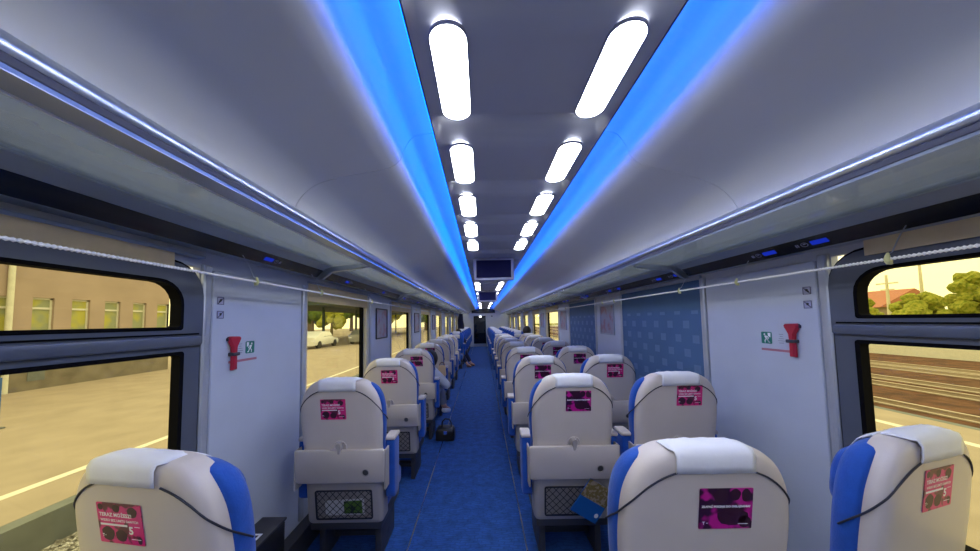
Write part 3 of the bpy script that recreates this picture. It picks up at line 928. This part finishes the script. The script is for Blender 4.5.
def sign(s, y, z, w, h, draw, name, lab, cat, m):
    x = s * (WX - .0122)
    t = empty(name, (x, y, z))
    tag(t, lab, cat)
    def to(u, v, d): return (-s * d, -s * -u if False else u * (1 if s > 0 else 1), v)
    MB().stack(rrect(-w / 2, w / 2, -h / 2, h / 2, min(w, h) * .1, 3), [(0, 0.0), (0, .0015)], to).build('plate', m, t)
    mb = MB(); draw(mb, to); mb.build('symbol', M['white'] if m is M['green'] else M['black'], t)
for s, nm in ((-1, 'left'), (1, 'right')):
    hammer(s)
    yb = 1.61 if s > 0 else 1.58
    def run(mb, to, s=s):
        # white running figure: head, body, legs, arms, flame-like door shape
        k = [( .010 + .005 * math.cos(q * .7854), .018 + .005 * math.sin(q * .7854)) for q in range(8)]
        mb.stack(k, [(0, .0016), (0, .0022)], to)
        for poly in ([(.004, .012), (.012, .010), (.004, -.006), (-.004, -.002)], [(-.002, -.002), (.004, -.006), (.012, -.014), (.010, -.026), (.006, -.026), (.006, -.016)], [(-.004, -.002), (.000, -.008), (-.010, -.018), (-.020, -.022), (-.018, -.026), (-.008, -.023)],
                     [(.004, .012), (-.010, .006), (-.014, -.004), (-.010, -.006), (-.006, .003), (.006, .007)], [(-.024, .026), (-.008, .026), (-.010, .010), (-.022, .002)]):
            mb.stack(poly, [(0, .0016), (0, .0022)], to)
    sign(s, yb, 1.335, .058, .062, run, 'exit_sign', 'small green running-figure sign on the wall panel beside the %s hammer' % nm, 'sign', M['green'])
    # instruction lettering and red caution line printed on the panel
    t = empty('instruction_label', (s * (WX - .0124), (yb + 1.465) / 2, 1.31))
    tag(t, 'faint instruction print with a red line beside the %s emergency hammer' % nm, 'label')
    mb = MB()
    for j, wd in enumerate((.022, .014, .026, .034, .024)):
        mb.box(0, -s * .0008, -.016 + .01 - wd / 2, -.016 + .01 + wd / 2, .045 - j * .011, .0465 - j * .011)
    mb.build('print', M['darkmetal'], t)
    MB().box(0, -s * .0008, -.075, .105, -.043, -.031).build('red_line', mat('pale_red_print', (.42, .16, .20), .5), t)
    for j, z in enumerate((1.565, 1.50)):
        def pic(mb, to, j=j):
            mb.ring(rrect(-.017, .017, -.017, .017, .001, 1), rrect(-.015, .015, -.015, .015, .001, 1), to, .0015, .0022)
            mb.stack([(-.012, -.014), (-.014, -.012), (.012, .014), (.014, .012)], [(0, .0015), (0, .0022)], to)
            mb.stack([(-.006, .006), (.004, .010), (.006, .0), (-.002, -.006)], [(0, .0015), (0, .0022)], to)
            if j == 0: mb.stack([(-.010, -.004), (-.004, .004), (.0, -.004), (-.006, -.010)], [(0, .0015), (0, .0022)], to)
        sign(s, 1.395 + .0 * j, z, .038, .038, pic, 'pictogram_sign', 'small square prohibition pictogram on the %s wall panel, %s of the two' % (nm, ('upper', 'lower')[j]), 'sign', M['bezel'])

# posters on the panels between windows
for s, i in ((1, 2), (1, 3), (-1, 2), (-1, 3), (-1, 4), (1, 4)):
    a, b = WIN[i][1], WIN[i + 1][0]
    yc = (a + b) / 2
    t = empty('framed_poster', (s * (WX - .012), yc, 1.44))
    tag(t, 'small framed poster on the %s wall between the %s and %s windows' % ('left' if s < 0 else 'right', ordn(i - 1), ordn(i)), 'poster', 'framed posters between windows')
    def to(u, v, d): return (-s * d, u, v)
    MB().ring(rrect(-.20, .20, -.18, .18, .01, 2), rrect(-.185, .185, -.165, .165, .004, 2), to, 0, .012).build('frame', M['darkmetal'] if s < 0 else M['trim'], t)
    MB().stack(rrect(-.186, .186, -.166, .166, .002, 1), [(0, 0), (0, .004)], to).build('print', M['poster'], t)

# litter bins by the left and right wall
t = empty('litter_bin', (-1.30, 1.60, 0))
tag(t, 'black litter bin with pale label on its lid against the left wall', 'bin')
MB().box(-.07, .06, -.12, .10, .13, .385, .01).build('body', M['black'], t, smooth=30)
ld = MB().box(-.075, .065, -.125, .105, .386, .400, .005).build('lid', M['darkmetal'], t, smooth=30)
MB().box(-.02, .03, -.075, -.03, .4005, .4015).build('label_plate', M['white'], ld)
MB().box(-.008, .018, -.062, -.043, .4016, .4022).build('symbol', M['black'], ld)

# ------------------------------------------------------------------ people
def skin_mesh(name, verts, edges, radii, m, parent, root=0, sub=2):
    me = bpy.data.meshes.new(name)
    me.from_pydata(verts, edges, [])
    ob = bpy.data.objects.new(name, me)
    COL.objects.link(ob)
    sk = ob.modifiers.new('skin', 'SKIN')
    for i, v in enumerate(me.skin_vertices[0].data):
        r = radii[i]
        v.radius = r if isinstance(r, tuple) else (r, r)
        v.use_root = (i == root)
    sk.use_smooth_shade = True
    sb = ob.modifiers.new('sub', 'SUBSURF'); sb.levels = sub; sb.render_levels = sub
    dg = bpy.context.evaluated_depsgraph_get()
    nm = bpy.data.meshes.new_from_object(ob.evaluated_get(dg))
    bpy.data.objects.remove(ob); bpy.data.meshes.remove(me)
    nm.name = name
    nm.materials.clear()
    return link_data(name, nm, m, parent, smooth=80)

def chain(mb, pts, start=None):
    """append chain [(p, r)...]; returns indices"""
    V, E, Rr = mb
    idx = []
    prev = start
    for p, r in pts:
        V.append(tuple(p)); Rr.append(r); i = len(V) - 1
        if prev is not None: E.append((prev, i))
        prev = i; idx.append(i)
    return idx

def person(J, label, top, bottom, shoe, hairlen=.05, loc=(0, 0, 0), rz=0):
    """J: joints in local metres (facing +Y)."""
    t = empty('person', loc, rz)
    tag(t, label, 'person')
    B = ([], [], [])
    v = {k: Vector(p) for k, p in J.items()}
    pel = chain(B, [(v['pelvis'], (.15, .11)), (v['waist'], (.13, .10)), (v['chest'], (.155, .11)), (v['neckbase'], (.08, .07)), (v['neck'], (.052, .052)), (v['head0'], (.070, .080)), (v['head1'], (.078, .095)), (v['head2'], (.060, .075))])
    for s in ('l', 'r'):
        sx = -1 if s == 'l' else 1
        chain(B, [(v['sh_' + s], .062), (v['sh_' + s].lerp(v['el_' + s], .4), .052), (v['el_' + s], .040), (v['el_' + s].lerp(v['wr_' + s], .35), .040), (v['wr_' + s], .026)], pel[2])
        w = len(B[0]) - 1
        hd = (v['wr_' + s] - v['el_' + s]).normalized()
        up = Vector((0, 0, 1)); sd = hd.cross(up)
        sd = sd.normalized() if sd.length > .1 else Vector((1, 0, 0))
        nd = sd.cross(hd).normalized()
        pm = v['wr_' + s] + hd * .05
        pi = chain(B, [(pm, (.030, .016))], w)[0]
        for q, (off, ln) in enumerate(((-.030, .060), (-.011, .072), (.010, .068), (.028, .055))):
            k0 = pm + hd * .040 + sd * off
            chain(B, [(k0, .0105), (k0 + hd * ln * .5 - nd * .006, .009), (k0 + hd * ln * .85 - nd * .020, .0075)], pi)
        th = pm - hd * .015 - sd * sx * .032
        chain(B, [(th, .012), (th + hd * .028 - sd * sx * .014 - nd * .004, .010), (th + hd * .050 - sd * sx * .012 - nd * .010, .008)], pi)
        chain(B, [(v['hip_' + s], .098), (v['hip_' + s].lerp(v['kn_' + s], .5), .083), (v['kn_' + s], .060), (v['kn_' + s].lerp(v['an_' + s], .35), .056), (v['an_' + s], .036), (v['an_' + s] + v['toe_' + s] * .4 + Vector((0, 0, -.03)), .034), (v['an_' + s] + v['toe_' + s] + Vector((0, 0, -.045)), .026)], pel[0])
    body = skin_mesh('body', *B, M['skin'], t)
    # face
    hc = v['head1']; fw = v.get('look', Vector((0, 1, 0))); sd = fw.cross(Vector((0, 0, 1))).normalized()
    fb = MB()
    fb.tube([hc + fw * .082 + Vector((0, 0, .015)), hc + fw * .100 + Vector((0, 0, -.008)), hc + fw * .108 + Vector((0, 0, -.022)), hc + fw * .088 + Vector((0, 0, -.030))], [.006, .009, .012, .008], 8)
    for q in (-1, 1):
        fb.tube([hc + sd * q * .074 + Vector((0, 0, .015)), hc + sd * q * .088 - fw * .008 + Vector((0, 0, .005)), hc + sd * q * .076 + Vector((0, 0, -.025))], [.006, .014, .007], 8)
    fb.build('nose_and_ears', M['skin'], t, smooth=60)
    eb = MB()
    for q in (-1, 1):
        c = hc + fw * .082 + sd * q * .030 + Vector((0, 0, .008))
        eb.tube([c - sd * .013, c - sd * .006, c, c + sd * .006, c + sd * .013], [.002, .007, .009, .007, .002], 8)
    eb.build('eyes', M['white'], t, smooth=60)
    MB().tube([hc + fw * .084 - sd * .022 + Vector((0, 0, -.052)), hc + fw * .092 + Vector((0, 0, -.050)), hc + fw * .084 + sd * .022 + Vector((0, 0, -.052))], [.003, .006, .003], 8).build('mouth', mat('lips', (.35, .10, .09), .5), t, smooth=60)
    # hair: shell over back and top of the skull
    bm = bmesh.new(); bmesh.ops.create_icosphere(bm, subdivisions=4, radius=1)
    dele = []
    for q in bm.verts:
        d = q.co.copy()
        f = d.dot(fw); z = d.z
        if (f > .35 and z < .45) or z < -.55 - hairlen * 3: dele.append(q)
        nzv = noise.noise(Vector((d.x * 9, d.y * 9, d.z * 2.5))) * .05
        q.co = hc + Vector((0, 0, .028)) - fw * .008 + Vector((d.x * .094, d.y * .094, d.z * .112)) * (1 + nzv) * 1.08 + (fw * .018 * d.dot(fw))
    bmesh.ops.delete(bm, geom=dele, context='VERTS')
    me = bpy.data.meshes.new('hair'); bm.to_mesh(me); bm.free()
    hr = link_data('hair', me, M['hair'], t, smooth=80)
    md = hr.modifiers.new('thickness', 'SOLIDIFY'); md.thickness = .012
    # clothes
    C_ = ([], [], [])
    p = chain(C_, [(v['pelvis'] + Vector((0, 0, .02)), (.165, .125)), (v['waist'], (.15, .118)), (v['chest'], (.172, .125)), (v['neckbase'], (.085, .078))])
    for s in ('l', 'r'):
        chain(C_, [(v['sh_' + s], .075), (v['sh_' + s].lerp(v['el_' + s], .4), .064), (v['el_' + s], .054), (v['el_' + s].lerp(v['wr_' + s], .4), .052), (v['el_' + s].lerp(v['wr_' + s], .93), .036)], p[2])
    skin_mesh('top', *C_, top, t)
    T = ([], [], [])
    p = chain(T, [(v['pelvis'], (.168, .128)), (v['pelvis'].lerp(v['waist'], .5), (.15, .12))])
    for s in ('l', 'r'):
        chain(T, [(v['hip_' + s], .108), (v['hip_' + s].lerp(v['kn_' + s], .5), .094), (v['kn_' + s], .074), (v['kn_' + s].lerp(v['an_' + s], .4), .068), (v['kn_' + s].lerp(v['an_' + s], .92), .052)], p[0])
    skin_mesh('trousers', *T, bottom, t)
    for s in ('l', 'r'):
        S = ([], [], [])
        a = v['an_' + s]; tv = v['toe_' + s]
        bk = a - tv * .3 + Vector((0, 0, -.05))
        chain(S, [(bk, .038), (a + tv * .15 + Vector((0, 0, -.04)), .045), (a + tv * .7 + Vector((0, 0, -.055)), .038), (a + tv * 1.1 + Vector((0, 0, -.062)), .030)])
        skin_mesh('shoe', *S, shoe, t)
    return t

base = dict(pelvis=(0, .0, .50), waist=(0, -.03, .66), chest=(0, -.05, .87), neckbase=(0, -.04, 1.0), neck=(0, -.03, 1.06), head0=(0, -.01, 1.11), head1=(0, .0, 1.17), head2=(0, -.005, 1.23),
            sh_l=(-.18, -.05, .95), el_l=(-.23, .02, .70), wr_l=(-.16, .24, .66), sh_r=(.18, -.05, .95), el_r=(.24, .02, .70), wr_r=(.16, .24, .66),
            hip_l=(-.10, .04, .50), kn_l=(-.12, .42, .53), an_l=(-.12, .46, .10), toe_l=(0, .13, 0), hip_r=(.10, .04, .50), kn_r=(.12, .42, .53), an_r=(.12, .46, .10), toe_r=(0, .13, 0))
# passenger in the fourth single seat: right arm over the armrest with a tan bag, leg crossed towards the aisle
ys = SEATS[('L', 3, False)].location.y
J = dict(base)
def low(J, dz):
    q = dict(J)
    for k in ('chest', 'neckbase', 'neck', 'head0', 'head1', 'head2', 'sh_l', 'sh_r'):
        x, y, z = q[k]; q[k] = (x, y, z - dz)
    return q
J = low(J, .13)
J.update(pelvis=(0, .06, .47), waist=(.02, .08, .58), chest=(.04, .08, .74), neckbase=(.08, .10, .84), neck=(.11, .12, .89), head0=(.12, .20, .89), head1=(.12, .23, .935), head2=(.12, .23, .985), sh_l=(-.13, .08, .82), sh_r=(.20, .08, .80), el_r=(.37, .10, .62), wr_r=(.26, .30, .66), el_l=(-.18, .12, .58), wr_l=(-.05, .30, .60), hip_l=(-.10, .10, .47), hip_r=(.10, .10, .47), kn_r=(.20, .44, .56), an_r=(.27, .48, .26), toe_r=(.06, .11, -.02))
person(J, 'seated passenger in light grey sleeves, elbow over the armrest, beside a tan bag', M['sleeve'], M['greyjean'], M['white'], .15, (-.97, ys + .20, .0))
# tan handbag hanging beside the passenger
t = empty('handbag', (-.715, ys + .60, .71))
tag(t, 'tan handbag with ring handle held at the passenger\'s elbow by the aisle', 'bag')
MB().add([(-.055, -.03, 0), (.055, -.03, 0), (.055, .03, 0), (-.055, .03, 0), (-.045, -.018, .135), (.045, -.018, .135), (.045, .018, .135), (-.045, .018, .135)], [[0, 1, 2, 3], [4, 5, 6, 7], [0, 1, 5, 4], [1, 2, 6, 5], [2, 3, 7, 6], [3, 0, 4, 7]]).build('bag_body', M['tan'], t)
MB().tube([(.035 * math.cos(a * math.pi / 8), 0, .133 + .045 * math.sin(a * math.pi / 8)) for a in range(9)], .005, 8).build('handle', M['brownshoe'], t, smooth=50)
# passenger facing the camera further down on the left, feet in the aisle
J2 = low(dict(base), .12)
J2.update(kn_l=(-.20, .42, .52), an_l=(-.44, .60, .10), toe_l=(-.12, .06, 0), kn_r=(-.06, .44, .52), an_r=(-.34, .86, .10), toe_r=(-.12, .05, 0))
yf = SEATS[('L', 1, True)].location.y
person(J2, 'distant passenger in dark clothes facing the camera with feet stretched into the aisle', M['navy'], M['navy'], M['brownshoe'], .1, (-.97, yf - .30, 0), math.pi)
# passenger whose dark hair shows above the window seats on the right
J3 = dict(base)
J3 = low(J3, .06)
yr = SEATS[('R', 7, False)].location.y
person(J3, 'dark-haired passenger whose head shows above the far right window seats', M['navy'], M['navy'], M['brownshoe'], .1, (.98, yr + .30, .05))

# bag on the aisle floor
t = empty('travel_bag', (-.61, 3.80, 0))
tag(t, 'small black bag standing on the aisle floor beside a left seat', 'bag')
MB().stack(rrect(-.13, .10, .0, .15, [.02, .02, .05, .05], 5), [(.02, -.09), (.004, -.08), (0, -.06), (0, .06), (.004, .08), (.02, .09)], lambda u, w, d: (u, d, w)).build('bag_body', M['black'], t, smooth=50)
MB().tube([(-.06, 0, .14), (-.055, 0, .21), (-.02, 0, .245), (.03, 0, .24), (.055, 0, .20), (.055, 0, .14)], .009, 8).build('handle', M['black'], t, smooth=50)
MB().box(-.03, .01, -.093, -.085, .09, .125, .004).build('buckle', M['chrome'], t)

# coat hanging and bag on the rack far left
t = empty('hanging_coat', (-1.0, 12.0, 1.15))
tag(t, 'dark coat hanging from the left luggage rack far down the carriage', 'coat')
vv = []; ff = []
for j in range(9):
    z = j / 8
    for i in range(16):
        a = i * math.pi / 8
        w = .13 - .06 * z ** 2 + .012 * math.sin(3 * a + j)
        vv.append((w * math.cos(a), .07 * math.sin(a) * (1 - .3 * z), z * .60))
for j in range(8):
    for i in range(16): ff.append([j * 16 + i, j * 16 + (i + 1) % 16, (j + 1) * 16 + (i + 1) % 16, (j + 1) * 16 + i])
ff.append(list(range(16))[::-1]); ff.append([128 + i for i in range(16)])
link_mesh('coat_body', vv, ff, M['navy'], t, smooth=60)
MB().tube([(0, 0, .60), (0, 0, .655), (.02, 0, .672), (.035, 0, .66)], .006, 6).build('hanger_hook', M['darkmetal'], t)
t = empty('luggage_bag', (-1.06, 12.2, 1.863))
tag(t, 'dark soft bag lying on the left luggage rack far down the carriage', 'bag')
MB().stack(rrect(-.18, .18, .0, .16, .06, 5), [(.04, -.2), (.01, -.17), (0, -.12), (0, .12), (.01, .17), (.04, .2)], lambda u, w, d: (u * .5, d, w * .5 if False else w * .9)).build('bag_body', M['black'], t, smooth=60)
MB().tube([(-.03, -.05, .135), (-.03, -.03, .16), (-.03, .03, .16), (-.03, .05, .135)], .006, 6).build('handle', M['darkmetal'], t)

# ------------------------------------------------------------------ outside, left: track bed, platform, station building
GP = -0.60     # platform level
GT = -1.20     # ballast level
M['platform'] = mat('platform_paving', (0.36, 0.29, 0.22), 0.85, var=0.10, scale=1.5, bump=0.3, bscale=14)
M['concrete'] = mat('concrete_edge', (0.17, 0.18, 0.17), 0.9, var=0.12, scale=4)
M['paint'] = mat('white_line_paint', (0.70, 0.66, 0.55), 0.8, var=0.04)
M['ballast'] = blob_mat('ballast_stones', (0.20, 0.18, 0.15), (0.55, 0.52, 0.48), 22, 0.45, 0.62)
M['rust'] = blob_mat('rusty_ballast', (0.15, 0.072, 0.042), (0.08, 0.042, 0.028), 2.2, 0.4, 0.65)
M['rail'] = mat('steel_rail_top', (0.60, 0.50, 0.38), 0.4, 0.6)
M['plaster'] = mat('pinkish_plaster', (0.38, 0.29, 0.245), 0.9, var=0.10, scale=0.9)
M['plinth'] = mat('grey_plinth', (0.20, 0.17, 0.13), 0.9, var=0.2, scale=2)
M['wframe'] = mat('white_window_frame', (0.62, 0.60, 0.50), 0.5)
M['wglass'] = blob_mat('curtained_pane', (0.30, 0.32, 0.20), (0.45, 0.42, 0.10), 1.5, 0.45, 0.6)
M['leaf'] = blob_mat('yellow_green_leaves', (0.34, 0.32, 0.05), (0.16, 0.19, 0.02), 5, 0.4, 0.65)
M['leafd'] = blob_mat('dark_green_leaves', (0.04, 0.07, 0.02), (0.14, 0.18, 0.03), 5, 0.4, 0.65)
M['bark'] = mat('bark', (0.14, 0.10, 0.06), 0.9)
M['rooftile'] = mat('red_roof', (0.42, 0.15, 0.08), 0.8)
M['pole'] = mat('pale_pole', (0.70, 0.62, 0.45), 0.6)
M['bluepaint'] = mat('blue_post_paint', (0.03, 0.10, 0.30), 0.6)
M['canopy'] = mat('dark_canopy', (0.03, 0.05, 0.035), 0.8)
M['carwhite'] = mat('white_car_paint', (0.75, 0.74, 0.70), 0.3, coat=.5)
M['carsilver'] = mat('silver_car_paint', (0.45, 0.45, 0.44), 0.3, .5, coat=.5)

tag(MB().box(-5.2, -1.6, -20, 120, -1.2, -.97).build('ballast_bed', M['ballast']), kind='structure')
def stones(name, x0, x1, y0, y1, z, n, lab):
    mb = MB(); rnd = random.Random(3)
    for _ in range(n):
        c = Vector((rnd.uniform(x0, x1), rnd.uniform(y0, y1), z)); r = rnd.uniform(.025, .055)
        vs = [c + Vector((rnd.uniform(.6, 1) * r * a, rnd.uniform(.6, 1) * r * b, rnd.uniform(.5, .9) * r * d)) for a, b, d in ((1, 0, 0), (0, 1, 0), (-1, 0, 0), (0, -1, 0), (0, 0, 1), (0, 0, -1))]
        mb.add(vs, [[0, 1, 4], [1, 2, 4], [2, 3, 4], [3, 0, 4], [1, 0, 5], [2, 1, 5], [3, 2, 5], [0, 3, 5]])
    o = mb.build(name, M['ballast']); tag(o, lab, 'gravel', kind='stuff')
stones('gravel', -5.0, -3.0, 1.2, 6.5, -.955, 5000, 'loose grey ballast stones below the left platform edge')
struct(MB().box(-60, -5.2, -20, 120, GP - .15, GP).build('ground_platform_left', M['platform']))
struct(MB().box(-5.2, -5.02, -20, 120, GT - .2, GP - .002).build('trim_platform_edge_left', M['concrete']))
struct(MB().box(-6.10, -5.96, -20, 120, GP, GP + .004).build('trim_platform_line_left', M['paint']))

bx = -15.4
b = empty('station_building', (bx, 0, GP))
tag(b, 'long beige station building with white-framed windows seen through the left window', 'building')
wins = [(8.2 + .98 * k, 8.72 + .98 * k) for k in range(-3, 7)]
mb = MB()
zlo, zhi = 1.80, 3.12
ya = 3.0; yb = 14.6
mb.box(-4, 0, ya, yb, 0, zlo).box(-4, 0, ya, yb, zhi, 7.0)
ys_ = [ya] + [q for w in wins for q in w] + [yb]
for p, q in zip(ys_[0::2], ys_[1::2]): mb.box(-.3, 0, p, q, zlo, zhi)
mb.build('walls', M['plaster'], b)
MB().box(0, .06, ya, yb, 0, .95).build('plinth', M['plinth'], b)
MB().box(-.6, .5, ya - .2, yb + .2, 7.0, 7.25).build('roof', M['rooftile'], b)
for p, q in wins:
    w = MB().box(-.14, -.08, p, p + .05, zlo, zhi).box(-.14, -.08, q - .05, q, zlo, zhi).box(-.14, -.08, p, q, zlo, zlo + .06).box(-.14, -.08, p, q, zhi - .06, zhi).box(-.14, -.07, p, q, zhi - .40, zhi - .33).box(-.04, .05, p - .03, q + .03, zlo - .05, zlo).build('window', M['wframe'], b)
    MB().box(-.13, -.11, p + .04, q - .04, zlo + .05, zhi - .05).build('pane', M['wglass'], w)
MB().box(.062, .075, 7.4, 8.9, .28, .62).build('pale_patch', M['wframe'], b)
MB().box(.062, .075, 10.1, 10.5, .30, .75).build('grille', M['concrete'], b)
MB().tube([(.08, 9.62, 0), (.08, 9.62, 7.0)], .07, 10).build('downpipe', M['wframe'], b, smooth=40)
t = empty('blue_post', (-10.2, 6.25, GP))
tag(t, 'short blue post standing on the left platform in front of the building', 'post')
MB().box(-.06, .06, -.06, .06, 0, 1.05, .01).build('shaft', M['bluepaint'], t)
MB().box(-.11, .11, -.11, .11, 0, .03, .005).build('base_plate', M['concrete'], t)

for _k in ('ballast', 'rust', 'leaf', 'leafd', 'wglass'):
    _b = M[_k].node_tree.nodes['Principled BSDF']
    _b.inputs['Roughness'].default_value = .95
    _b.inputs['Specular IOR Level'].default_value = .08
for _k in ('platform', 'concrete', 'plinth', 'plaster', 'paint', 'pole'):
    M[_k].node_tree.nodes['Principled BSDF'].inputs['Specular IOR Level'].default_value = .12
# canopy, cars and trees seen through the second left window
t = empty('platform_canopy', (-15.5, 40, GP))
tag(t, 'dark platform canopy with a lamp seen through the second left window', 'canopy')
MB().box(-7, 3.6, -13, 26, 3.75, 4.15).build('roof', M['canopy'], t)
for y in (-9, -1, 8, 17):
    MB().box(-1.1, -.9, y - .1, y + .1, 0, 3.75).build('column', M['canopy'], t)
MB().box(1.7, 2.4, -3.2, -2.7, 3.68, 3.75).build('lamp_fitting', emit('canopy_lamp', (1, .97, .85), 3.0), t)
def car(x, y, m, lab, rz=0):
    t = empty('car', (x, y, GP), rz)
    tag(t, lab, 'car', 'parked cars')
    def to(u, w, d): return (d, u, w)
    side = [(-2.05, .25), (2.0, .25), (2.08, .50), (1.95, .72), (1.05, .90), (.45, 1.38), (-.95, 1.42), (-1.75, 1.0), (-2.1, .92)]
    MB().stack(side, [(.10, -.86), (.03, -.82), (0, -.70), (0, .70), (.03, .82), (.10, .86)], to).build('body', m, t, smooth=30)
    MB().add([(-.62, .98 * -1, .92), (.62, -.98, .92), (.55, -.50, 1.34), (-.55, -.50, 1.34)], [[0, 1, 2, 3]]).add([(.865, -.6, .95), (.865, .9, .95), (.80, .4, 1.30), (.80, -.6, 1.30)], [[0, 1, 2, 3]]).add([(-.865, -.6, .95), (-.865, .9, .95), (-.80, .4, 1.30), (-.80, -.6, 1.30)], [[0, 1, 2, 3]]).build('windows', M['blackgloss'], t)
    for sx in (-1, 1):
        for yy in (-1.3, 1.3):
            MB().tube([(sx * .66, yy, .31), (sx * .87, yy, .31)], .31, 18).build('wheel', M['black'], t, smooth=40)
    MB().box(-.8, -.5, -2.09, -2.0, .58, .72, .02).box(.5, .8, -2.09, -2.0, .58, .72, .02).build('headlights', M['white'], t)
car(-14.6, 26.5, M['carwhite'], 'white parked car seen through the second left window, nearer the camera')
car(-12.4, 31.5, M['carsilver'], 'silver parked car seen through the second left window, farther along')

def tree(x, y, z, h, r, m, lab, seed, grp='trees outside'):
    rnd = random.Random(seed)
    t = empty('tree', (x, y, z))
    tag(t, lab, 'tree', grp)
    MB().tube([(0, 0, 0), (.05, 0, h * .3), (0, .05, h * .6), (.1, 0, h * .85)], [r * .10, r * .08, r * .05, r * .02], 8).build('trunk', M['bark'], t, smooth=50)
    mb = MB()
    for _ in range(26):
        a = rnd.uniform(0, 6.28); rr = r * math.sqrt(rnd.random()) * .75; zz = h * rnd.uniform(.35, .92)
        sc = r * rnd.uniform(.22, .42) * (1.15 - .5 * zz / h)
        c = Vector((rr * math.cos(a) * (1.2 - .7 * zz / h), rr * math.sin(a) * (1.2 - .7 * zz / h), zz))
        bm = bmesh.new(); bmesh.ops.create_icosphere(bm, subdivisions=2, radius=sc)
        for q in bm.verts: q.co = c + q.co * (1 + .45 * noise.noise(q.co * (3.0 / sc) + c))
        bm.verts.index_update()
        mb.add([q.co.copy() for q in bm.verts], [[q.index for q in f.verts] for f in bm.faces]); bm.free()
    mb.build('foliage', m, t)
for i, (x, y, h, r, m) in enumerate([(-44, 76, 12, 5.6, 'leafd'), (-28.2, 56, 5.2, 2.9, 'leaf'), (-34.5, 79, 12, 5.0, 'leafd'), (-23, 74, 10, 4.2, 'leaf'), (-34.6, 61, 8, 3.6, 'leafd'), (-14, 74, 9, 4.0, 'leafd')]):
    tree(x, y, GP, h, r, M[m], '%s tree far beyond the parked cars on the left, %s' % ('yellow-green' if m == 'leaf' else 'dark green', ['outermost and broad', 'small and brightest', 'tall behind the bright one', 'tall with full crown', 'lower and nearer', 'closest to the train'][i]), 10 + i)

# ------------------------------------------------------------------ outside, right: near platform, tracks, far platform, trees
struct(MB().box(1.6, 8.6, -20, 120, GP - .15, GP).build('ground_platform_right', M['platform']))
struct(MB().box(7.35, 7.52, -20, 120, GP, GP + .004).build('trim_platform_line_right', M['paint']))
struct(MB().box(8.45, 8.62, -20, 120, GT - .2, GP + .002).build('trim_platform_edge_right', M['concrete']))
struct(MB().box(8.62, 26.5, -20, 120, GT - .2, GT).build('ground_trackbed', M['rust']))
struct(MB().box(26.5, 31.5, -20, 120, GT - .2, GP).build('ground_platform_far', M['paint']))
struct(MB().box(31.5, 200, -60, 200, GT - .4, GP - .3).build('ground_far', M['leaf']))
for i, x in enumerate((10.2, 11.64, 14.6, 16.04, 19.4, 20.84)):
    o = MB().prism_y([(x - .03, GT + .0), (x + .03, GT), (x + .03, GT + .03), (x + .015, GT + .05), (x + .015, GT + .13), (x + .036, GT + .14), (x + .036, GT + .17), (x - .036, GT + .17), (x - .036, GT + .14), (x - .015, GT + .13), (x - .015, GT + .05), (x - .03, GT + .03)], -20, 120).build('steel_rail', M['rail'])
    tag(o, 'steel rail across the trackbed outside the right window, %s out from the train' % ordn(i), 'rail', 'rails outside the right window')
def house(x, y):
    t = empty('house', (x, y, GP))
    tag(t, 'low house with a long red roof behind the far platform', 'house')
    MB().box(-4, 4, -9, 9, 0, 3.0).build('walls', M['plaster'], t)
    MB().prism_y([(-4.6, 2.9), (4.6, 2.9), (0, 5.2)], -9.6, 9.6).build('roof', M['rooftile'], t)
    for yy in (-6, -2, 2, 6): MB().box(-4.05, -3.98, yy - .6, yy + .6, 1.0, 2.2).build('window', M['wglass'], t)
house(54, 47)
def pole(x, y, h, lab, arms=True, lamp=False):
    t = empty('line_pole', (x, y, GP - .3))
    tag(t, lab, 'pole', 'poles beyond the tracks')
    MB().tube([(0, 0, 0), (0, 0, h)], [.16, .09], 10).build('shaft', M['pole'], t, smooth=40)
    if arms: MB().box(-.05, .05, -.8, .8, h - .9, h - .78).box(-.04, .04, -.5, .5, h - 1.5, h - 1.4).build('crossarm', M['pole'], t)
    if lamp: MB().box(-.1, .1, -1.9, -.1, h - .35, h - .25).box(-.15, .15, -2.3, -1.7, h - .45, h - .3).build('lamp_arm', M['darkmetal'], t)
pole(40, 29.6, 6.2, 'wooden line pole with cross-arms, leftmost seen through the right window')
pole(44, 30, 7.6, 'thin pale pole behind the house seen through the right window', False)
pole(34, 20.2, 6.4, 'pale mast with a street lamp arm at the edge of the right window', False, True)
pole(33, 19.2, 5.4, 'stout pale mast nearest the frame edge in the right window', False)
k = 0
for (x, y, h, r, m) in [(43, 34.5, 4.2, 2.6, 'leaf'), (38, 34, 3.2, 2.0, 'leaf'), (38, 26.2, 4.0, 2.2, 'leaf'), (44, 27, 6.2, 2.0, 'leaf'), (44, 22.5, 6.4, 2.4, 'leafd'), (38, 21, 4.4, 1.9, 'leaf'), (39, 16.5, 7.4, 2.6, 'leafd'), (55, 62, 6, 4.0, 'leafd'), (39, 10.5, 8, 3.2, 'leaf')]:
    tree(x, y, GP - .3, h, r, M[m], '%s tree behind the far right platform, %s from the far end of the row' % ('yellow-green' if m == 'leaf' else 'dark green', ordn([1, 2, 3, 4, 5, 6, 7, 0, 8][k])), 40 + k, 'trees behind the far platform')
    k += 1
